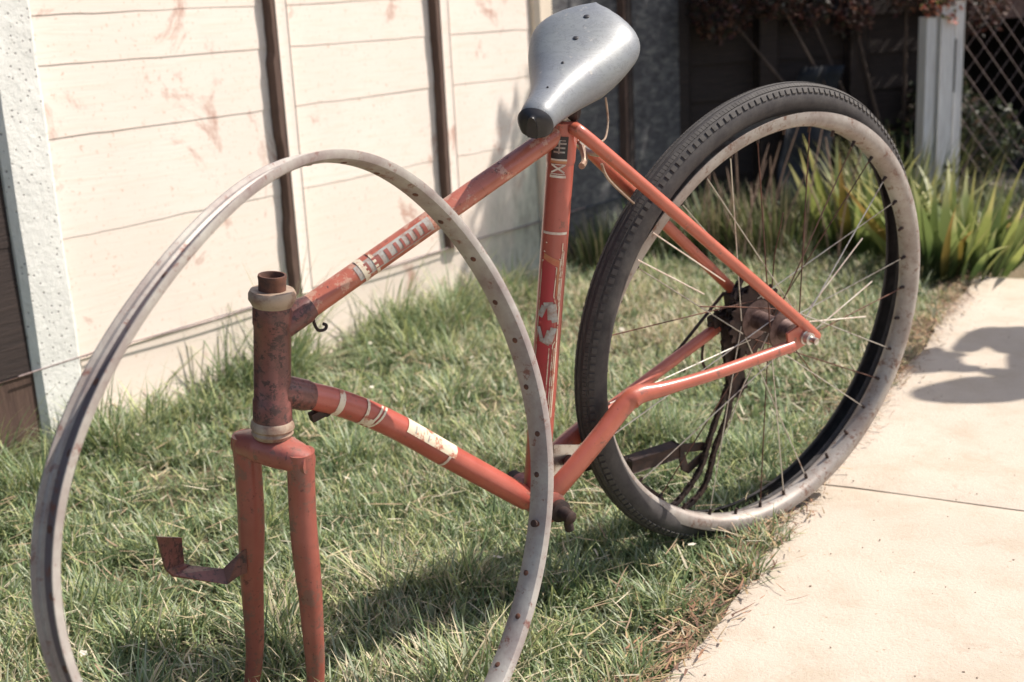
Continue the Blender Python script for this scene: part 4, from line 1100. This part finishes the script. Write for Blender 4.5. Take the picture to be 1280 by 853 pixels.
shirt = rings('shirt', [((cx, cy, .88), .125, .185), ((cx, cy, .96), .118, .175), ((cx, cy, 1.08), .112, .165), ((cx, cy, 1.20), .120, .180), ((cx-.005, cy, 1.30), .120, .195), ((cx-.01, cy, 1.36), .105, .185), ((cx-.015, cy, 1.40), .080, .130), ((cx-.02, cy-.01, 1.43), .062, .070)], MS, person)
for i, j in ((5, 6), (8, 9)):
    g = G(); d0 = pv[i].lerp(pv[1], .12); g.tube([d0, pv[i], pv[i].lerp(pv[j], .5), pv[i].lerp(pv[j], .9)], [.070, .074, .064, .058], 16); g.out('sleeve', MS, shirt)
tr = rings('trousers', [((cx, cy, .74), .112, .170), ((cx, cy, .82), .122, .182), ((cx, cy, .90), .120, .176), ((cx, cy, .94), .114, .168)], MT, person)
for i in (11, 15):
    g = G(); g.tube(smoothpath([pv[i]-UZ*.06, pv[i+1], pv[i+2]+UZ*.01], 6), [.100-.0038*q for q in range(13)], 18); g.out('trouser_leg', MT, tr)
for i, j in ((13, 14), (17, 18)):
    skin('shoe', [pv[i]-UZ*.03, pv[i].lerp(pv[j], .6)-UZ*.01, pv[j]+V((-.04, 0, -.005))], [(0, 1), (1, 2)], [.046, .044, .036], simple('leather_shoe', (.05, .03, .02), .5), person)
g = G(); vs = []; n = 24; m = 16
for i in range(m+1):
    ph = pi*i/m
    for k in range(n):
        a = 2*pi*k/n; x, y, z = cos(a)*sin(ph), sin(a)*sin(ph), cos(ph)
        rx_ = .098; ry_ = .076*(1-.12*max(0, -z)); nose_ = .022*math.exp(-((y/.12)**2+((z+.12)/.16)**2)) if x < 0 else 0
        eye = -.006*math.exp(-(((abs(y)-.38)/.18)**2+((z-.05)/.10)**2)) if x < 0 else 0; mo = .004*math.exp(-((y/.3)**2+((z+.5)/.06)**2)) if x < 0 else 0
        vs.append(HC+V((x*(rx_+nose_+eye+mo), y*ry_, z*.118)))
fs = [(i*n+k, i*n+(k+1) % n, (i+1)*n+(k+1) % n, (i+1)*n+k) for i in range(m) for k in range(n)]
mesh('head', vs, fs, SKN, person)
vs = [HC+V((.012, 0, .012))+(v-HC)*1.07+V((0, 0, 0)) for v in vs]
fs2 = [f for f in fs if all((vs[i]-HC).x > -.035 or (vs[i]-HC).z > .065 for i in f) and all((vs[i]-HC).z > -.07 for i in f)]
mesh('hair', vs, fs2, simple('dark_brown_hair', (.06, .035, .02), .6), person)
for y_ in (-.078, .078):
    g = G(); g.lathe(HC+V((.005, y_, -.005))-V((0, .006, 0)), V((0, 1, 0)), [(0, .018), (.004, .026), (.009, .024), (.012, .014)], 12); g.out('ear', SKN, person)
for y_ in (-.030, .030):
    g = G(); g.lathe(HC+V((-.094, y_, .006)), V((-1, 0, 0)), [(0, .011), (.002, .010), (.005, .006)], 12); e_ = g.out('eye', M['white'], person)
    g = G(); g.lathe(HC+V((-.0992, y_, .006)), V((-1, 0, 0)), [(0, .005), (.0012, .004)], 10); g.out('iris', M['black'], e_)
g = G(); g.tube(smoothpath([HC+V((-.083, -.024, -.058)), HC+V((-.092, 0, -.056)), HC+V((-.083, .024, -.058))], 5), [.003]*3+[.005]*5+[.003]*3, 8); g.out('mouth', simple('lips', (.40, .16, .13), .5), person)
CB = V((2.05, 2.80, 1.50))  # off to the side so the unseen camera fills out the path shadow
for (hx, sg) in ((pv[7], 1), (pv[10], -1)):
    vs = [hx]; es = []; rr = [.026]; palm = hx+V((-.025, -.025*sg, .045)); vs.append(palm); es.append((0, 1)); rr.append((.034, .017))
    for q in range(4):
        b0 = palm+V((-.012+.004*q, -.008*sg, .030-.017*q)); b1 = b0+V((-.014, -.026*sg, .004)); b2 = b1+V((.006, -.020*sg, .0)); b3 = b2+V((.010, -.012*sg, 0)); k = len(vs)
        vs += [b0, b1, b2, b3]; es += [(1, k), (k, k+1), (k+1, k+2), (k+2, k+3)]; rr += [.0095, .0088, .0082, .0070]
    k = len(vs); vs += [palm+V((.02, -.006*sg, -.012)), palm+V((.028, -.028*sg, -.004)), palm+V((.020, -.046*sg, .004))]; es += [(1, k), (k, k+1), (k+1, k+2)]; rr += [.011, .010, .008]
    skin('hand', vs, es, rr, SKN, person)
cam_o = empty('camera_body', CB, 'boxy black camera held beside the head of the person', 'camera')
g = G(); g.box(CB, V((.024, 0, 0)), V((0, .085, 0)), V((0, 0, .050)), .005); g.out('camera_case', M['blackplastic'], cam_o)
g = G(); g.lathe(CB+V((-.020, 0, 0)), V((-1, 0, 0)), [(0, .026), (.012, .026), (.014, .020), (.013, .008)], 20); g.out('lens', M['chrome'], cam_o)
